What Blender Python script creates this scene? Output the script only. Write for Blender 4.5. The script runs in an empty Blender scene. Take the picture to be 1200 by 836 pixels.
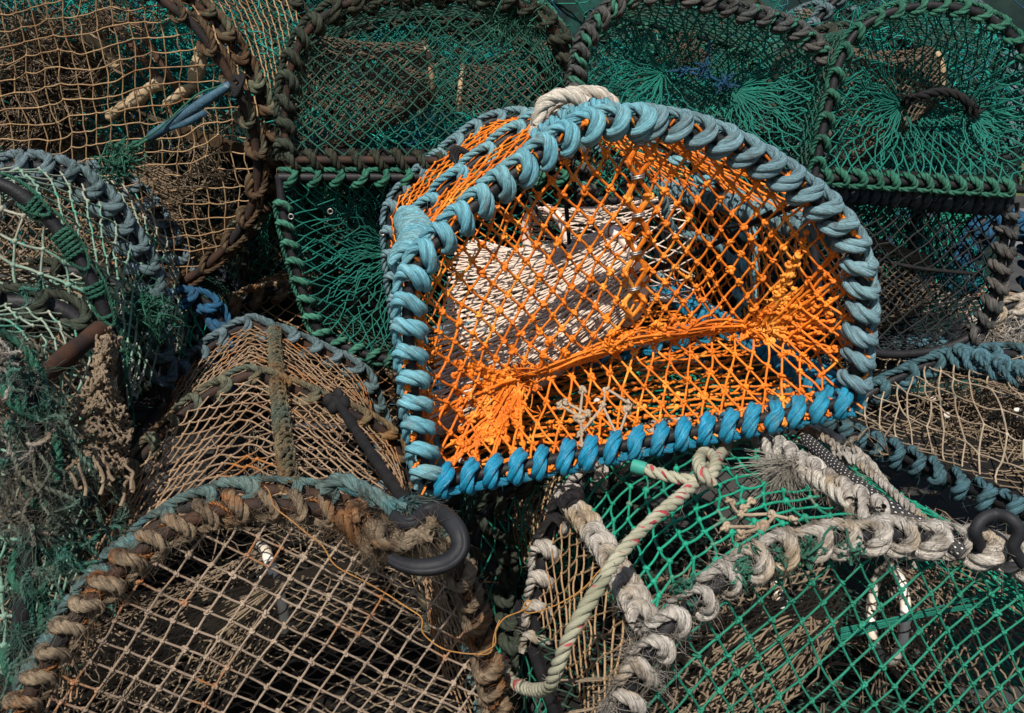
import bpy, math, random
import numpy as np
from mathutils import Vector
from mathutils.bvhtree import BVHTree

rng = np.random.default_rng(7)
random.seed(7)
R_ = math.radians
sc = bpy.context.scene
COL = sc.collection

# ------------------------------------------------------------------ camera
FPX = 1100.0
CAM = np.array([0.0, 0.0, 0.85])
PITCH = R_(14)
FW = np.array([0.0, math.cos(PITCH), -math.sin(PITCH)])
RT = np.array([1.0, 0.0, 0.0])
UPC = np.array([0.0, math.sin(PITCH), math.cos(PITCH)])


def ray(px, py):
    return FW + (px - 600) / FPX * RT - (py - 418) / FPX * UPC


def W(px, py, d):
    """a point of the place that stands at distance d along the view"""
    return CAM + d * ray(px, py)


def nrm(v):
    v = np.asarray(v, float)
    return v / (np.linalg.norm(v, axis=-1, keepdims=True) + 1e-12)


cam_d = bpy.data.cameras.new('camera')
cam_d.sensor_width = 36
cam_d.lens = FPX / 1200 * 36
cam_d.clip_start = 0.02
cam_d.clip_end = 500
cam = bpy.data.objects.new('camera', cam_d)
COL.objects.link(cam)
cam.location = CAM
cam.rotation_euler = (math.pi / 2 - PITCH, 0, 0)
sc.camera = cam

# ------------------------------------------------------------------ light
SUN = nrm(np.array([-0.12, -0.66, 0.74]))
sd = bpy.data.lights.new('sun', 'SUN')
sd.energy = 5.0
sd.angle = R_(0.5)
sd.color = (1.0, 0.94, 0.85)
so = bpy.data.objects.new('sun', sd)
COL.objects.link(so)
so.rotation_euler = Vector(SUN).to_track_quat('Z', 'Y').to_euler()
wd = bpy.data.worlds.new('World')
sc.world = wd
wd.use_nodes = True
wn = wd.node_tree
sky = wn.nodes.new('ShaderNodeTexSky')
sky.sky_type = 'NISHITA'
sky.sun_disc = False
sky.sun_elevation = math.asin(SUN[2])
sky.sun_rotation = math.atan2(SUN[0], SUN[1])
wn.links.new(sky.outputs[0], wn.nodes['Background'].inputs[0])
wn.nodes['Background'].inputs[1].default_value = 0.075
sc.view_settings.view_transform = 'Standard'
sc.view_settings.look = 'None'
sc.view_settings.exposure = 0.50
sc.view_settings.gamma = 1.0
sc.cycles.max_bounces = 6
sc.cycles.diffuse_bounces = 3


# ------------------------------------------------------------------ materials
def srgb(r, g, b):
    f = lambda c: c / 12.92 if c <= 0.04045 else ((c + 0.055) / 1.055) ** 2.4
    return (f(r / 255), f(g / 255), f(b / 255), 1)


class NT:
    def __init__(s, name):
        s.m = bpy.data.materials.new(name)
        s.m.use_nodes = True
        s.t = s.m.node_tree
        s.b = s.t.nodes['Principled BSDF']

    def n(s, kind, **kw):
        x = s.t.nodes.new(kind)
        for k, v in kw.items():
            setattr(x, k, v)
        return x

    def l(s, a, b):
        s.t.links.new(a, b)

    def noise(s, vec, scale, detail=4, rough=0.6, mapscale=None):
        if mapscale:
            mp = s.n('ShaderNodeMapping')
            mp.inputs['Scale'].default_value = mapscale
            s.l(vec, mp.inputs[0])
            vec = mp.outputs[0]
        t = s.n('ShaderNodeTexNoise')
        t.inputs['Scale'].default_value = scale
        t.inputs['Detail'].default_value = detail
        t.inputs['Roughness'].default_value = rough
        s.l(vec, t.inputs['Vector'])
        return t.outputs['Fac']

    def ramp(s, fac, p0, p1):
        m = s.n('ShaderNodeMapRange')
        m.inputs['From Min'].default_value = p0
        m.inputs['From Max'].default_value = p1
        s.l(fac, m.inputs['Value'])
        return m.outputs[0]

    def mix(s, fac, a, b, mode='MIX'):
        m = s.n('ShaderNodeMix', data_type='RGBA', blend_type=mode)
        if isinstance(fac, (int, float)):
            m.inputs['Factor'].default_value = fac
        else:
            s.l(fac, m.inputs['Factor'])
        for k, v in ((6, a), (7, b)):
            if isinstance(v, tuple):
                m.inputs[k].default_value = v if len(v) == 4 else v + (1,)
            else:
                s.l(v, m.inputs[k])
        return m.outputs[2]

    def bump(s, h, dist, strength=1.0):
        b = s.n('ShaderNodeBump')
        b.inputs['Distance'].default_value = dist
        b.inputs['Strength'].default_value = strength
        s.l(h, b.inputs['Height'])
        s.l(b.outputs[0], s.b.inputs['Normal'])


def rope_mat(name, c1, c2, dirt, dirt_amt=0.5, rough=0.75, fibre=1.0, patch=9.0, sheen=0.2, third=None):
    """fibrous twisted rope: fibres run along the strand (UV), stains follow the object"""
    k = NT(name)
    tc = k.n('ShaderNodeTexCoord')
    uv, ob = tc.outputs['UV'], tc.outputs['Object']
    fib = k.noise(uv, 1.0, 4, 0.65, (42, 15, 1))
    fine = k.noise(uv, 1.0, 2, 0.5, (160, 60, 1))
    big = k.noise(ob, patch, 3)
    mid = k.noise(ob, 60, 4)
    col = k.mix(k.ramp(big, 0.38, 0.62), c1, c2)
    if third:
        b3 = k.noise(ob, patch * 0.8 + 3, 3)
        col = k.mix(k.ramp(b3, 0.52, 0.64), col, third)
    col = k.mix(k.ramp(mid, 0.62 - 0.25 * dirt_amt, 0.80 - 0.1 * dirt_amt), col, dirt)
    dk = k.mix(k.ramp(fib, 0.33, 0.62), (0.42, 0.42, 0.42), (1.18, 1.18, 1.18))
    col = k.mix(0.95, col, dk, 'MULTIPLY')
    k.l(col, k.b.inputs['Base Color'])
    k.b.inputs['Roughness'].default_value = rough
    k.b.inputs['Sheen Weight'].default_value = 0.0
    k.b.inputs['Specular IOR Level'].default_value = 0.45 if rough < 0.5 else 0.18
    s = k.n('ShaderNodeMath', operation='ADD')
    k.l(fib, s.inputs[0])
    k.l(fine, s.inputs[1])
    k.bump(s.outputs[0], 0.0018 * fibre, 1.0)
    return k.m


def net_mat(name, c1, c2, c3=None, rough=0.6, patch=7.0, amt=0.55, fine=(0.75, 1.15)):
    k = NT(name)
    tc = k.n('ShaderNodeTexCoord')
    uv, ob = tc.outputs['UV'], tc.outputs['Object']
    big = k.noise(ob, patch, 3)
    mid = k.noise(ob, 45, 3)
    fib = k.noise(uv, 1.0, 3, 0.6, (240, 14, 1))
    col = k.mix(k.ramp(big, 0.40, 0.60), c1, c2)
    if c3:
        b3 = k.noise(ob, patch * 1.7 + 1.3, 4)
        col = k.mix(k.ramp(b3, amt, amt + 0.09), col, c3)
    f = k.mix(k.ramp(mid, 0.3, 0.7), (fine[0],) * 3, (fine[1],) * 3)
    col = k.mix(1.0, col, f, 'MULTIPLY')
    f2 = k.mix(k.ramp(fib, 0.3, 0.7), (0.5,) * 3, (1.2,) * 3)
    col = k.mix(0.9, col, f2, 'MULTIPLY')
    k.l(col, k.b.inputs['Base Color'])
    k.b.inputs['Roughness'].default_value = rough
    k.b.inputs['Specular IOR Level'].default_value = 0.22
    k.bump(fib, 0.0010, 0.9)
    return k.m


def plain_mat(name, c1, c2, rough=0.5, scale=30.0, metal=0.0, bump=0.0006, spots=None):
    k = NT(name)
    ob = k.n('ShaderNodeTexCoord').outputs['Object']
    n1 = k.noise(ob, scale, 5)
    n2 = k.noise(ob, scale * 6, 3)
    col = k.mix(k.ramp(n1, 0.4, 0.62), c1, c2)
    if spots:
        n3 = k.noise(ob, scale * 2.5, 3)
        col = k.mix(k.ramp(n3, 0.62, 0.68), col, spots)
    k.l(col, k.b.inputs['Base Color'])
    k.l(k.ramp(n2, -0.6 + rough, 1.6 - rough * 0.4), k.b.inputs['Roughness']) if False else None
    k.b.inputs['Roughness'].default_value = rough
    k.b.inputs['Metallic'].default_value = metal
    k.b.inputs['Specular IOR Level'].default_value = 0.5 if rough < 0.5 else 0.2
    k.bump(n2, bump)
    return k.m


M = {}
# ropes
M['rope_blue'] = rope_mat('faded_blue_rope', (0.21, 0.41, 0.45), (0.14, 0.38, 0.47), (0.16, 0.20, 0.20), 0.35, 0.6)
M['rope_bluegrey'] = rope_mat('dull_blue_rope', (0.18, 0.31, 0.345), (0.14, 0.24, 0.28), (0.10, 0.13, 0.14), 0.4, 0.65)
M['rope_bright'] = rope_mat('bright_blue_rope', (0.008, 0.24, 0.42), (0.02, 0.24, 0.38), (0.10, 0.17, 0.20), 0.15, 0.38)
M['rope_white'] = rope_mat('white_rope', (0.62, 0.58, 0.50), (0.50, 0.45, 0.38), (0.25, 0.22, 0.17), 0.3, 0.7)
M['rope_beige'] = rope_mat('beige_rope', (0.33, 0.255, 0.175), (0.24, 0.165, 0.10), (0.06, 0.045, 0.035), 0.7, 0.9, 1.4, patch=16, third=(0.30, 0.125, 0.04))
M['rope_spine'] = rope_mat('green_brown_rope', (0.13, 0.16, 0.12), (0.24, 0.18, 0.10), (0.05, 0.05, 0.04), 0.6, 0.9, 1.3, third=(0.28, 0.13, 0.04))
M['rope_teal'] = rope_mat('faded_teal_rope', (0.11, 0.20, 0.20), (0.16, 0.20, 0.17), (0.04, 0.05, 0.05), 0.6, 0.85, 1.2, third=(0.06, 0.18, 0.20))
M['rope_grey'] = rope_mat('grey_rope', (0.56, 0.52, 0.47), (0.48, 0.43, 0.37), (0.15, 0.12, 0.09), 0.55, 0.9, 1.4, patch=14, third=(0.46, 0.36, 0.25))
M['rope_greyblue'] = rope_mat('grey_blue_rope', (0.15, 0.21, 0.24), (0.11, 0.17, 0.18), (0.03, 0.04, 0.04), 0.6, 0.9, 1.3)
M['rope_dark'] = rope_mat('dark_green_brown_rope', (0.045, 0.045, 0.030), (0.055, 0.070, 0.050), (0.012, 0.014, 0.012), 0.6, 0.9, 1.3)
M['rope_rust'] = rope_mat('rusty_brown_rope', (0.12, 0.085, 0.050), (0.10, 0.055, 0.028), (0.025, 0.018, 0.012), 0.6, 0.9, 1.3, third=(0.14, 0.15, 0.10))
M['rope_green'] = rope_mat('green_rope', (0.03, 0.16, 0.105), (0.05, 0.18, 0.12), (0.015, 0.03, 0.025), 0.5, 0.7)
M['rope_mint'] = rope_mat('pale_green_rope', (0.07, 0.25, 0.17), (0.05, 0.19, 0.13), (0.02, 0.04, 0.03), 0.5, 0.7)
M['rope_mauve'] = rope_mat('grey_brown_rope', (0.115, 0.105, 0.095), (0.085, 0.095, 0.095), (0.025, 0.022, 0.02), 0.6, 0.9, 1.3)
M['rope_navy'] = rope_mat('navy_rope', (0.035, 0.050, 0.070), (0.050, 0.058, 0.066), (0.012, 0.013, 0.016), 0.5, 0.8)
M['rope_royal'] = rope_mat('royal_blue_rope', (0.02, 0.10, 0.20), (0.02, 0.07, 0.13), (0.015, 0.025, 0.04), 0.4, 0.8)
M['rope_fray'] = rope_mat('frayed_green_twine', (0.055, 0.22, 0.17), (0.19, 0.18, 0.14), (0.07, 0.08, 0.06), 0.5, 0.8)
M['rope_bluebl'] = rope_mat('blue_green_rope', (0.07, 0.16, 0.20), (0.06, 0.13, 0.15), (0.025, 0.035, 0.035), 0.6, 0.9)


def fleck_rope(name):
    k = NT(name)
    tc = k.n('ShaderNodeTexCoord')
    uv, ob = tc.outputs['UV'], tc.outputs['Object']
    fib = k.noise(uv, 1.0, 3, 0.6, (60, 22, 1))
    big = k.noise(ob, 14, 4)
    fl = k.noise(uv, 1.0, 1, 0.4, (55, 2.2, 1))
    col = k.mix(k.ramp(big, 0.4, 0.62), (0.31, 0.30, 0.22), (0.18, 0.18, 0.12))
    col = k.mix(k.ramp(fl, 0.625, 0.65), col, (0.30, 0.035, 0.045))
    dk = k.mix(k.ramp(fib, 0.25, 0.7), (0.6,) * 3, (1.1,) * 3)
    col = k.mix(0.85, col, dk, 'MULTIPLY')
    k.l(col, k.b.inputs['Base Color'])
    k.b.inputs['Roughness'].default_value = 0.8
    k.bump(fib, 0.0009)
    return k.m


M['rope_fleck'] = fleck_rope('pale_green_rope_with_red_flecks')
# nets
M['net_orange'] = net_mat('orange_net', (0.80, 0.215, 0.018), (0.68, 0.155, 0.014), (0.84, 0.31, 0.045), 0.5, 12, 0.54, (0.72, 1.12))
M['net_white'] = net_mat('off_white_net', (0.74, 0.61, 0.51), (0.68, 0.54, 0.44), None, 0.65)
M['cord_red'] = net_mat('red_orange_cord', (0.70, 0.125, 0.025), (0.76, 0.16, 0.018), None, 0.6)
M['net_rusty'] = net_mat('rusty_brown_net', (0.31, 0.21, 0.135), (0.24, 0.15, 0.085), (0.34, 0.135, 0.04), 0.8, 5, 0.57)
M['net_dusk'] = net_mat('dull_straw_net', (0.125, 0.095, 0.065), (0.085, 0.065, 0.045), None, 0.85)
M['twine_rust'] = net_mat('rust_brown_twine', (0.24, 0.10, 0.035), (0.32, 0.12, 0.03), None, 0.8)
M['net_brown'] = net_mat('brown_net', (0.31, 0.235, 0.175), (0.23, 0.170, 0.125), (0.30, 0.125, 0.045), 0.8, 6, 0.56)
M['net_tan'] = net_mat('tan_net', (0.36, 0.235, 0.125), (0.27, 0.165, 0.085), (0.25, 0.11, 0.04), 0.8, 5, 0.6)
M['net_beige'] = net_mat('beige_net', (0.36, 0.29, 0.21), (0.30, 0.22, 0.15), (0.14, 0.16, 0.13), 0.8, 6, 0.62)
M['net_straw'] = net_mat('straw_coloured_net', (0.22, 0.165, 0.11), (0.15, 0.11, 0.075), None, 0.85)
M['net_green'] = net_mat('green_net', (0.020, 0.205, 0.130), (0.016, 0.150, 0.095), (0.10, 0.19, 0.12), 0.6, 8, 0.62)
M['net_bright'] = net_mat('bright_green_net', (0.010, 0.27, 0.165), (0.012, 0.21, 0.13), (0.20, 0.19, 0.15), 0.6, 9, 0.61)
M['net_teal'] = net_mat('teal_net', (0.010, 0.150, 0.105), (0.008, 0.105, 0.075), (0.012, 0.16, 0.12), 0.65, 7, 0.58)
M['net_deep'] = net_mat('shade_dark_green_net', (0.010, 0.080, 0.055), (0.030, 0.055, 0.038), (0.015, 0.12, 0.08), 0.7, 7, 0.58)  # darker than the teal net: interior and back-row shade put into the colour
M['net_olive'] = net_mat('olive_green_net', (0.16, 0.28, 0.21), (0.32, 0.31, 0.25), (0.06, 0.26, 0.18), 0.8, 8, 0.55)
M['net_front'] = net_mat('green_netting', (0.009, 0.145, 0.110), (0.008, 0.105, 0.080), (0.016, 0.14, 0.10), 0.65, 7, 0.6)
M['net_black'] = net_mat('black_net', (0.010, 0.012, 0.013), (0.018, 0.020, 0.020), None, 0.7)
M['net_glint'] = net_mat('teal_twine_glint', (0.010, 0.28, 0.22), (0.010, 0.19, 0.18), (0.02, 0.10, 0.22), 0.35, 9, 0.6)  # brighter teal stands in for sunlit glints deep inside the creels
# others
M['bar'] = plain_mat('black_coated_bar', (0.009, 0.009, 0.011), (0.016, 0.0155, 0.017), 0.55, 40)
M['bar_rust'] = plain_mat('rusty_bar', (0.012, 0.011, 0.011), (0.042, 0.020, 0.012), 0.75, 22, 0.0, 0.001)
M['rubber'] = plain_mat('black_rubber', (0.009, 0.0095, 0.012), (0.018, 0.019, 0.022), 0.60, 25, spots=None, bump=0.0005)
M['strap'] = plain_mat('black_strap', (0.006, 0.006, 0.007), (0.012, 0.011, 0.011), 0.8, 60)
M['plastic'] = plain_mat('white_plastic', (0.66, 0.62, 0.55), (0.48, 0.42, 0.33), 0.4, 40)
M['plastic_pk'] = plain_mat('pale_plastic', (0.72, 0.60, 0.52), (0.60, 0.48, 0.40), 0.4, 40)
M['wood'] = plain_mat('shade_dark_weathered_board', (0.010, 0.009, 0.008), (0.006, 0.0055, 0.005), 0.9, 18, 0, 0.002)  # near-black: shade of the creel interiors is put into the board colour
M['wood_pale'] = plain_mat('pale_driftwood', (0.36, 0.28, 0.18), (0.24, 0.17, 0.10), 0.85, 30, 0, 0.0015)
M['wood_red'] = plain_mat('brown_stick', (0.10, 0.055, 0.035), (0.06, 0.035, 0.025), 0.85, 30, 0, 0.0015)
M['peg_blue'] = plain_mat('scuffed_blue_plastic', (0.035, 0.085, 0.125), (0.022, 0.048, 0.070), 0.6, 35, 0, 0.001, spots=(0.15, 0.19, 0.21))
M['steel'] = plain_mat('galvanised_ring', (0.32, 0.31, 0.30), (0.22, 0.20, 0.18), 0.4, 60, 0.8)
M['teal_tape'] = plain_mat('teal_whipping', (0.03, 0.24, 0.18), (0.03, 0.18, 0.14), 0.5, 60)
M['shell'] = plain_mat('broken_shell', (0.62, 0.56, 0.48), (0.40, 0.33, 0.27), 0.6, 60)
M['dirt'] = plain_mat('dark_weed', (0.035, 0.026, 0.017), (0.060, 0.042, 0.026), 0.95, 40)


# ------------------------------------------------------------------ mesh accumulation
class MB:
    def __init__(s):
        s.v, s.f, s.uv, s.mi = [], [], [], []
        s.n = 0

    def add(s, verts, quads, uvs=None, mi=0):
        """verts (n,3); quads (m,4) (a triangle repeats its last index); uvs (m,4,2)"""
        s.v.append(np.asarray(verts, np.float32))
        s.f.append(np.asarray(quads, np.int64) + s.n)
        s.uv.append(np.zeros((len(quads), 4, 2), np.float32) if uvs is None else np.asarray(uvs, np.float32))
        s.mi.append(np.full(len(quads), mi, np.int32))
        s.n += len(verts)

    def build(s, name, mat, parent=None, origin=None, smooth=True):
        me = bpy.data.meshes.new(name)
        if s.n:
            V = np.concatenate(s.v)
            Fq = np.concatenate(s.f)
            UV = np.concatenate(s.uv)
            MI = np.concatenate(s.mi)
            if origin is not None:
                V = V - np.asarray(origin, np.float32)
            tri = Fq[:, 2] == Fq[:, 3]
            keep = np.ones((len(Fq), 4), bool)
            keep[tri, 3] = False
            cnt = np.where(tri, 3, 4).astype(np.int32)
            loops = Fq[keep].astype(np.int32)
            st = np.concatenate([[0], np.cumsum(cnt)[:-1]]).astype(np.int32)
            me.vertices.add(len(V))
            me.vertices.foreach_set('co', V.ravel())
            me.loops.add(len(loops))
            me.loops.foreach_set('vertex_index', loops)
            me.polygons.add(len(Fq))
            me.polygons.foreach_set('loop_start', st)
            me.polygons.foreach_set('loop_total', cnt)
            me.polygons.foreach_set('use_smooth', np.full(len(Fq), smooth, bool))
            me.polygons.foreach_set('material_index', MI)
            lay = me.uv_layers.new(name='UVMap')
            lay.data.foreach_set('uv', UV[keep].astype(np.float32).ravel())
            me.update(calc_edges=True)
        for m in (mat if isinstance(mat, (list, tuple)) else [mat]):
            me.materials.append(m)
        o = bpy.data.objects.new(name, me)
        COL.objects.link(o)
        if parent is not None:
            o.parent = parent
        elif origin is not None:
            o.location = origin
        return o


def grid_quads(K, S, wrap=True):
    i = np.arange(K - 1)[:, None]
    j = np.arange(S if wrap else S - 1)[None, :]
    j2 = (j + 1) % S
    return np.stack([i * S + j, i * S + j2, (i + 1) * S + j2, (i + 1) * S + j], -1).reshape(-1, 4)


def tubes(mb, P, r, sides=5, N=None, caps=False, mi=0):
    """many tubes at once: P (M,K,3), r scalar / (M,) / (M,K); N optional side vectors (M,K,3)"""
    P = np.asarray(P, float)
    if P.ndim == 2:
        P = P[None]
        if N is not None:
            N = N[None]
    Mn, K, _ = P.shape
    if Mn == 0:
        return
    T = np.gradient(P, axis=1)
    T = nrm(T)
    if N is None:
        mt = np.abs(nrm(P[:, -1] - P[:, 0] + 1e-9))
        ref = np.eye(3)[np.argmin(mt, 1)][:, None, :]
        N = np.broadcast_to(ref, P.shape)
    N = nrm(N - (N * T).sum(-1, keepdims=True) * T)
    B = np.cross(T, N)
    r = np.asarray(r, float)
    if r.ndim == 0:
        r = np.full((Mn, K), float(r))
    elif r.ndim == 1:
        r = np.repeat(r[:, None], K, 1)
    a = np.arange(sides) / sides * 2 * math.pi
    ring = (np.cos(a)[None, None, :, None] * N[:, :, None] + np.sin(a)[None, None, :, None] * B[:, :, None])
    V = P[:, :, None] + r[:, :, None, None] * ring
    q = grid_quads(K, sides)
    Q = (q[None] + (np.arange(Mn) * K * sides)[:, None, None]).reshape(-1, 4)
    L = np.concatenate([np.zeros((Mn, 1)), np.cumsum(np.linalg.norm(np.diff(P, axis=1), axis=-1), 1)], 1)
    L = L + rng.random((Mn, 1)) * 7
    i = np.arange(K - 1)
    U = np.zeros((Mn, K - 1, sides, 4, 2))
    U[..., 0, 0] = U[..., 1, 0] = L[:, :-1, None]
    U[..., 2, 0] = U[..., 3, 0] = L[:, 1:, None]
    vv = np.arange(sides) / sides
    U[..., 0, 1] = U[..., 3, 1] = vv
    U[..., 1, 1] = U[..., 2, 1] = vv + 1 / sides
    mb.add(V.reshape(-1, 3), Q, U.reshape(-1, 4, 2), mi)
    if caps:
        for m in range(Mn):
            for e, k in ((0, 0), (1, K - 1)):
                c = P[m, k]
                vs = np.concatenate([V[m, k], c[None]])
                fs = [[j, (j + 1) % sides, sides, sides] if e else [(j + 1) % sides, j, sides, sides] for j in range(sides)]
                mb.add(vs, fs, None, mi)


def frames(path):
    """parallel-transport side vectors of one path"""
    T = nrm(np.gradient(path, axis=0))
    N = np.zeros_like(path)
    ref = np.eye(3)[np.argmin(np.abs(T[0]))]
    n = nrm(ref - ref.dot(T[0]) * T[0])
    for i in range(len(path)):
        n = n - n.dot(T[i]) * T[i]
        n = n / (np.linalg.norm(n) + 1e-12)
        N[i] = n
    return N


def catmull(pts, n=None, step=None, closed=False):
    p = np.asarray(pts, float)
    if closed:
        p = np.concatenate([p[-1:], p, p[:2]])
    else:
        p = np.concatenate([2 * p[:1] - p[1:2], p, 2 * p[-1:] - p[-2:-1]])
    out = []
    t = np.linspace(0, 1, 16, endpoint=False)[:, None]
    for i in range(len(p) - 3):
        a, b, c, d = p[i:i + 4]
        out.append(0.5 * ((2 * b) + (-a + c) * t + (2 * a - 5 * b + 4 * c - d) * t ** 2 + (-a + 3 * b - 3 * c + d) * t ** 3))
    out = np.concatenate(out + [p[-2:-1]])
    return resample(out, n, step)


def arclen(p):
    return np.concatenate([[0], np.cumsum(np.linalg.norm(np.diff(p, axis=0), axis=1))])


def resample(p, n=None, step=None):
    s = arclen(p)
    if n is None:
        n = max(3, int(s[-1] / step) + 1)
    q = np.linspace(0, s[-1], n)
    return np.stack([np.interp(q, s, p[:, k]) for k in range(p.shape[1])], 1)


def bar(mb, path, r, sides=10, bump=0.06, mi=0):
    path = np.asarray(path, float)
    rr = r * (1 + bump * np.sin(arclen(path) * 90 + rng.random() * 9) * rng.random(len(path)))
    tubes(mb, path[None], rr[None], sides, frames(path)[None], caps=True, mi=mi)


def hairs(mb, base, dirs, length, r=0.0003, mi=0, curl=0.9, K=5):
    """loose fibres standing off a rope"""
    m = len(base)
    if m == 0:
        return
    ln = length * (0.35 + rng.random(m) * 1.0)
    d = nrm(dirs)
    side = nrm(rng.normal(size=(m, 3)))
    t = np.linspace(0, 1, K)
    P = base[:, None] + d[:, None] * (t[None, :, None] * ln[:, None, None]) \
        + side[:, None] * (curl * ln[:, None, None] * (t ** 2)[None, :, None])
    P[:, :, 2] -= 0.35 * ln[:, None] * t[None] ** 2
    rr = r * (0.7 + 0.6 * rng.random(m))[:, None] * (1 - 0.6 * t)[None]
    tubes(mb, P, rr, 3, mi=mi)


def rope(mb, Q, N, R, nstr=3, lay=None, sides=7, fuzz=0, fuzz_len=0.008, mi=0, wob=0.0):
    """a laid rope: nstr strands twisted round the path Q whose side vectors are N"""
    Q = np.asarray(Q, float)
    T = nrm(np.gradient(Q, axis=0))
    N = nrm(N - (N * T).sum(-1, keepdims=True) * T)
    B = np.cross(T, N)
    s = arclen(Q)
    lay = lay or float(np.mean(R)) * 6.5
    ph = rng.random() * 6.28
    Rm = R * (1 + wob * np.sin(s * 37 + rng.random() * 9) + wob * np.sin(s * 91 + rng.random() * 9))
    rs = Rm * (0.56 if nstr == 3 else 0.62)
    off = Rm * 0.50
    Ps, Ns = [], []
    for k in range(nstr):
        th = ph + s / lay * 2 * math.pi + 2 * math.pi * k / nstr
        d = np.cos(th)[:, None] * N + np.sin(th)[:, None] * B
        Ps.append(Q + off[:, None] * d)
        Ns.append(d)
    Ps, Ns = np.array(Ps), np.array(Ns)
    tubes(mb, Ps, np.repeat(rs[None], nstr, 0), sides, Ns, mi=mi)
    for e in (0, -1):                                     # strand ends closed by a small cone
        for k in range(nstr):
            pass
    if fuzz:
        L = s[-1]
        m = int(fuzz * L)
        if m:
            k = rng.integers(0, nstr, m)
            i = rng.integers(0, len(Q), m)
            dd = Ns[k, i]
            base = Ps[k, i] + dd * rs[i][:, None] * 0.8
            hairs(mb, base, dd + T[i] * rng.normal(0, 1.1, (m, 1)) + rng.normal(0, 0.5, (m, 3)), fuzz_len, mi=mi)


# one turn of each lashing: how far along, angle round the bar, distance from it, thickness
HITCH = np.array([[0.00, 5, 0.98, .72], [0.30, 12, 1.02, .70], [0.74, 40, 1.08, .95], [0.74, 84, 1.06, 1.08], [0.52, 130, 1.06, 1.10],
                  [0.32, 168, 1.02, 1.0], [0.34, 225, .95, .85], [0.52, 290, .92, .7], [0.86, 340, .95, .68]])
HITCH_FLAT = np.array([[0.00, 0, .98, .75], [0.25, 22, 1.02, .8], [0.62, 60, 1.05, 1], [0.55, 110, 1.0, 1.05], [0.30, 160, 1.0, 1],
                       [0.22, 205, 1.0, .9], [0.35, 265, 1.0, .8], [0.70, 322, .98, .75]])
LOOSE = np.array([[0.00, 0, 1.25, 1], [0.42, 5, 1.30, 1], [0.80, 42, 1.12, 1], [0.74, 100, 1.0, 1], [0.50, 155, 1.0, 1],
                  [0.40, 205, 1.0, 1], [0.48, 265, 1.0, 1], [0.74, 322, 1.08, 1]])


def wrap(mb, H, Nout, bar_r, R, pitch, style='hitch', s0=0.0, s1=None, fuzz=0, fuzz_len=0.008, nstr=3,
         step=0.0028, jit=0.12, sides=7, mi=0, wob=0.03, rev=1, lay=None):
    """rope wound round a bar: H dense path, Nout outward side vectors"""
    s = arclen(H)
    s1 = s[-1] if s1 is None else s1
    n = max(1, int((s1 - s0) / pitch))
    keys = []
    for i in range(n):
        j = 1 + jit * rng.normal()
        j = min(1.5, max(0.6, j))
        if style == 'helix':
            for f in np.linspace(0, 1, 8, endpoint=False):
                keys.append([s0 + (i + f) * pitch + jit * pitch * 0.4 * rng.normal() * (f == 0), 360 * (i + f), 1.0 + 0.08 * rng.random(), 1.0])
        else:
            tab = {'hitch': HITCH, 'hitch_flat': HITCH_FLAT, 'loose': LOOSE}[style]
            big = 1 + 0.35 * jit * rng.normal()
            for a, phi, rho, thk in tab:
                keys.append([s0 + (i + a + 0.04 * rng.normal()) * pitch, 360 * i + phi + 6 * rng.normal() * jit * 5, rho * (1 + 0.03 * rng.normal()), thk * big])
    keys = np.array(keys)
    fine = []
    t = np.linspace(0, 1, 6, endpoint=False)[:, None]
    p = np.concatenate([keys[:1], keys, keys[-1:]])
    a, b, c, d = p[:-3], p[1:-2], p[2:-1], p[3:]
    t = t[None]
    cr = 0.5 * ((2 * b)[:, None] + (-a + c)[:, None] * t + (2 * a - 5 * b + 4 * c - d)[:, None] * t ** 2 + (-a + 3 * b - 3 * c + d)[:, None] * t ** 3)
    kk = cr.reshape(-1, 4)
    sa = np.clip(kk[:, 0], 0, s[-1])
    phi = np.radians(kk[:, 1]) * rev
    rho = (bar_r + R * 0.92) * kk[:, 2]
    C = np.stack([np.interp(sa, s, H[:, k]) for k in range(3)], 1)
    No = nrm(np.stack([np.interp(sa, s, Nout[:, k]) for k in range(3)], 1))
    Th = np.gradient(H, axis=0)
    T = nrm(np.stack([np.interp(sa, s, Th[:, k]) for k in range(3)], 1))
    Fv = nrm(np.cross(T, No))
    rad = np.cos(phi)[:, None] * No + np.sin(phi)[:, None] * Fv
    Q = C + rho[:, None] * rad
    ss = arclen(Q)
    m = max(8, int(ss[-1] / step))
    q = np.linspace(0, ss[-1], m)
    Q2 = np.stack([np.interp(q, ss, Q[:, k]) for k in range(3)], 1)
    N2 = np.stack([np.interp(q, ss, rad[:, k]) for k in range(3)], 1)
    Rv = R * np.interp(q, ss, kk[:, 3]).clip(0.5, 1.4)
    # soften the kinks of the linear resampling
    for _ in range(2):
        Q2[1:-1] = 0.25 * Q2[:-2] + 0.5 * Q2[1:-1] + 0.25 * Q2[2:]
    rope(mb, Q2, N2, Rv, nstr=nstr, fuzz=fuzz, fuzz_len=fuzz_len, mi=mi, wob=wob, sides=sides, lay=lay)


def ico(sub=1):
    import bmesh
    bm = bmesh.new()
    bmesh.ops.create_icosphere(bm, subdivisions=sub, radius=1)
    v = np.array([x.co[:] for x in bm.verts])
    f = np.array([[x.index for x in p.verts] + [p.verts[2].index] for p in bm.faces])
    bm.free()
    return v, f


ICO1, ICO2 = ico(1), ico(2)


def trefoil():
    t = np.linspace(0, 2 * math.pi, 22)
    p = np.stack([np.sin(t) + 2 * np.sin(2 * t), np.cos(t) - 2 * np.cos(2 * t), -1.4 * np.sin(3 * t)], 1) / 3.0
    mb = MB()
    tubes(mb, p[None], 0.50, 5, frames(p)[None])
    return mb.v[0].astype(float), mb.f[0]


TREF = trefoil()


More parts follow.
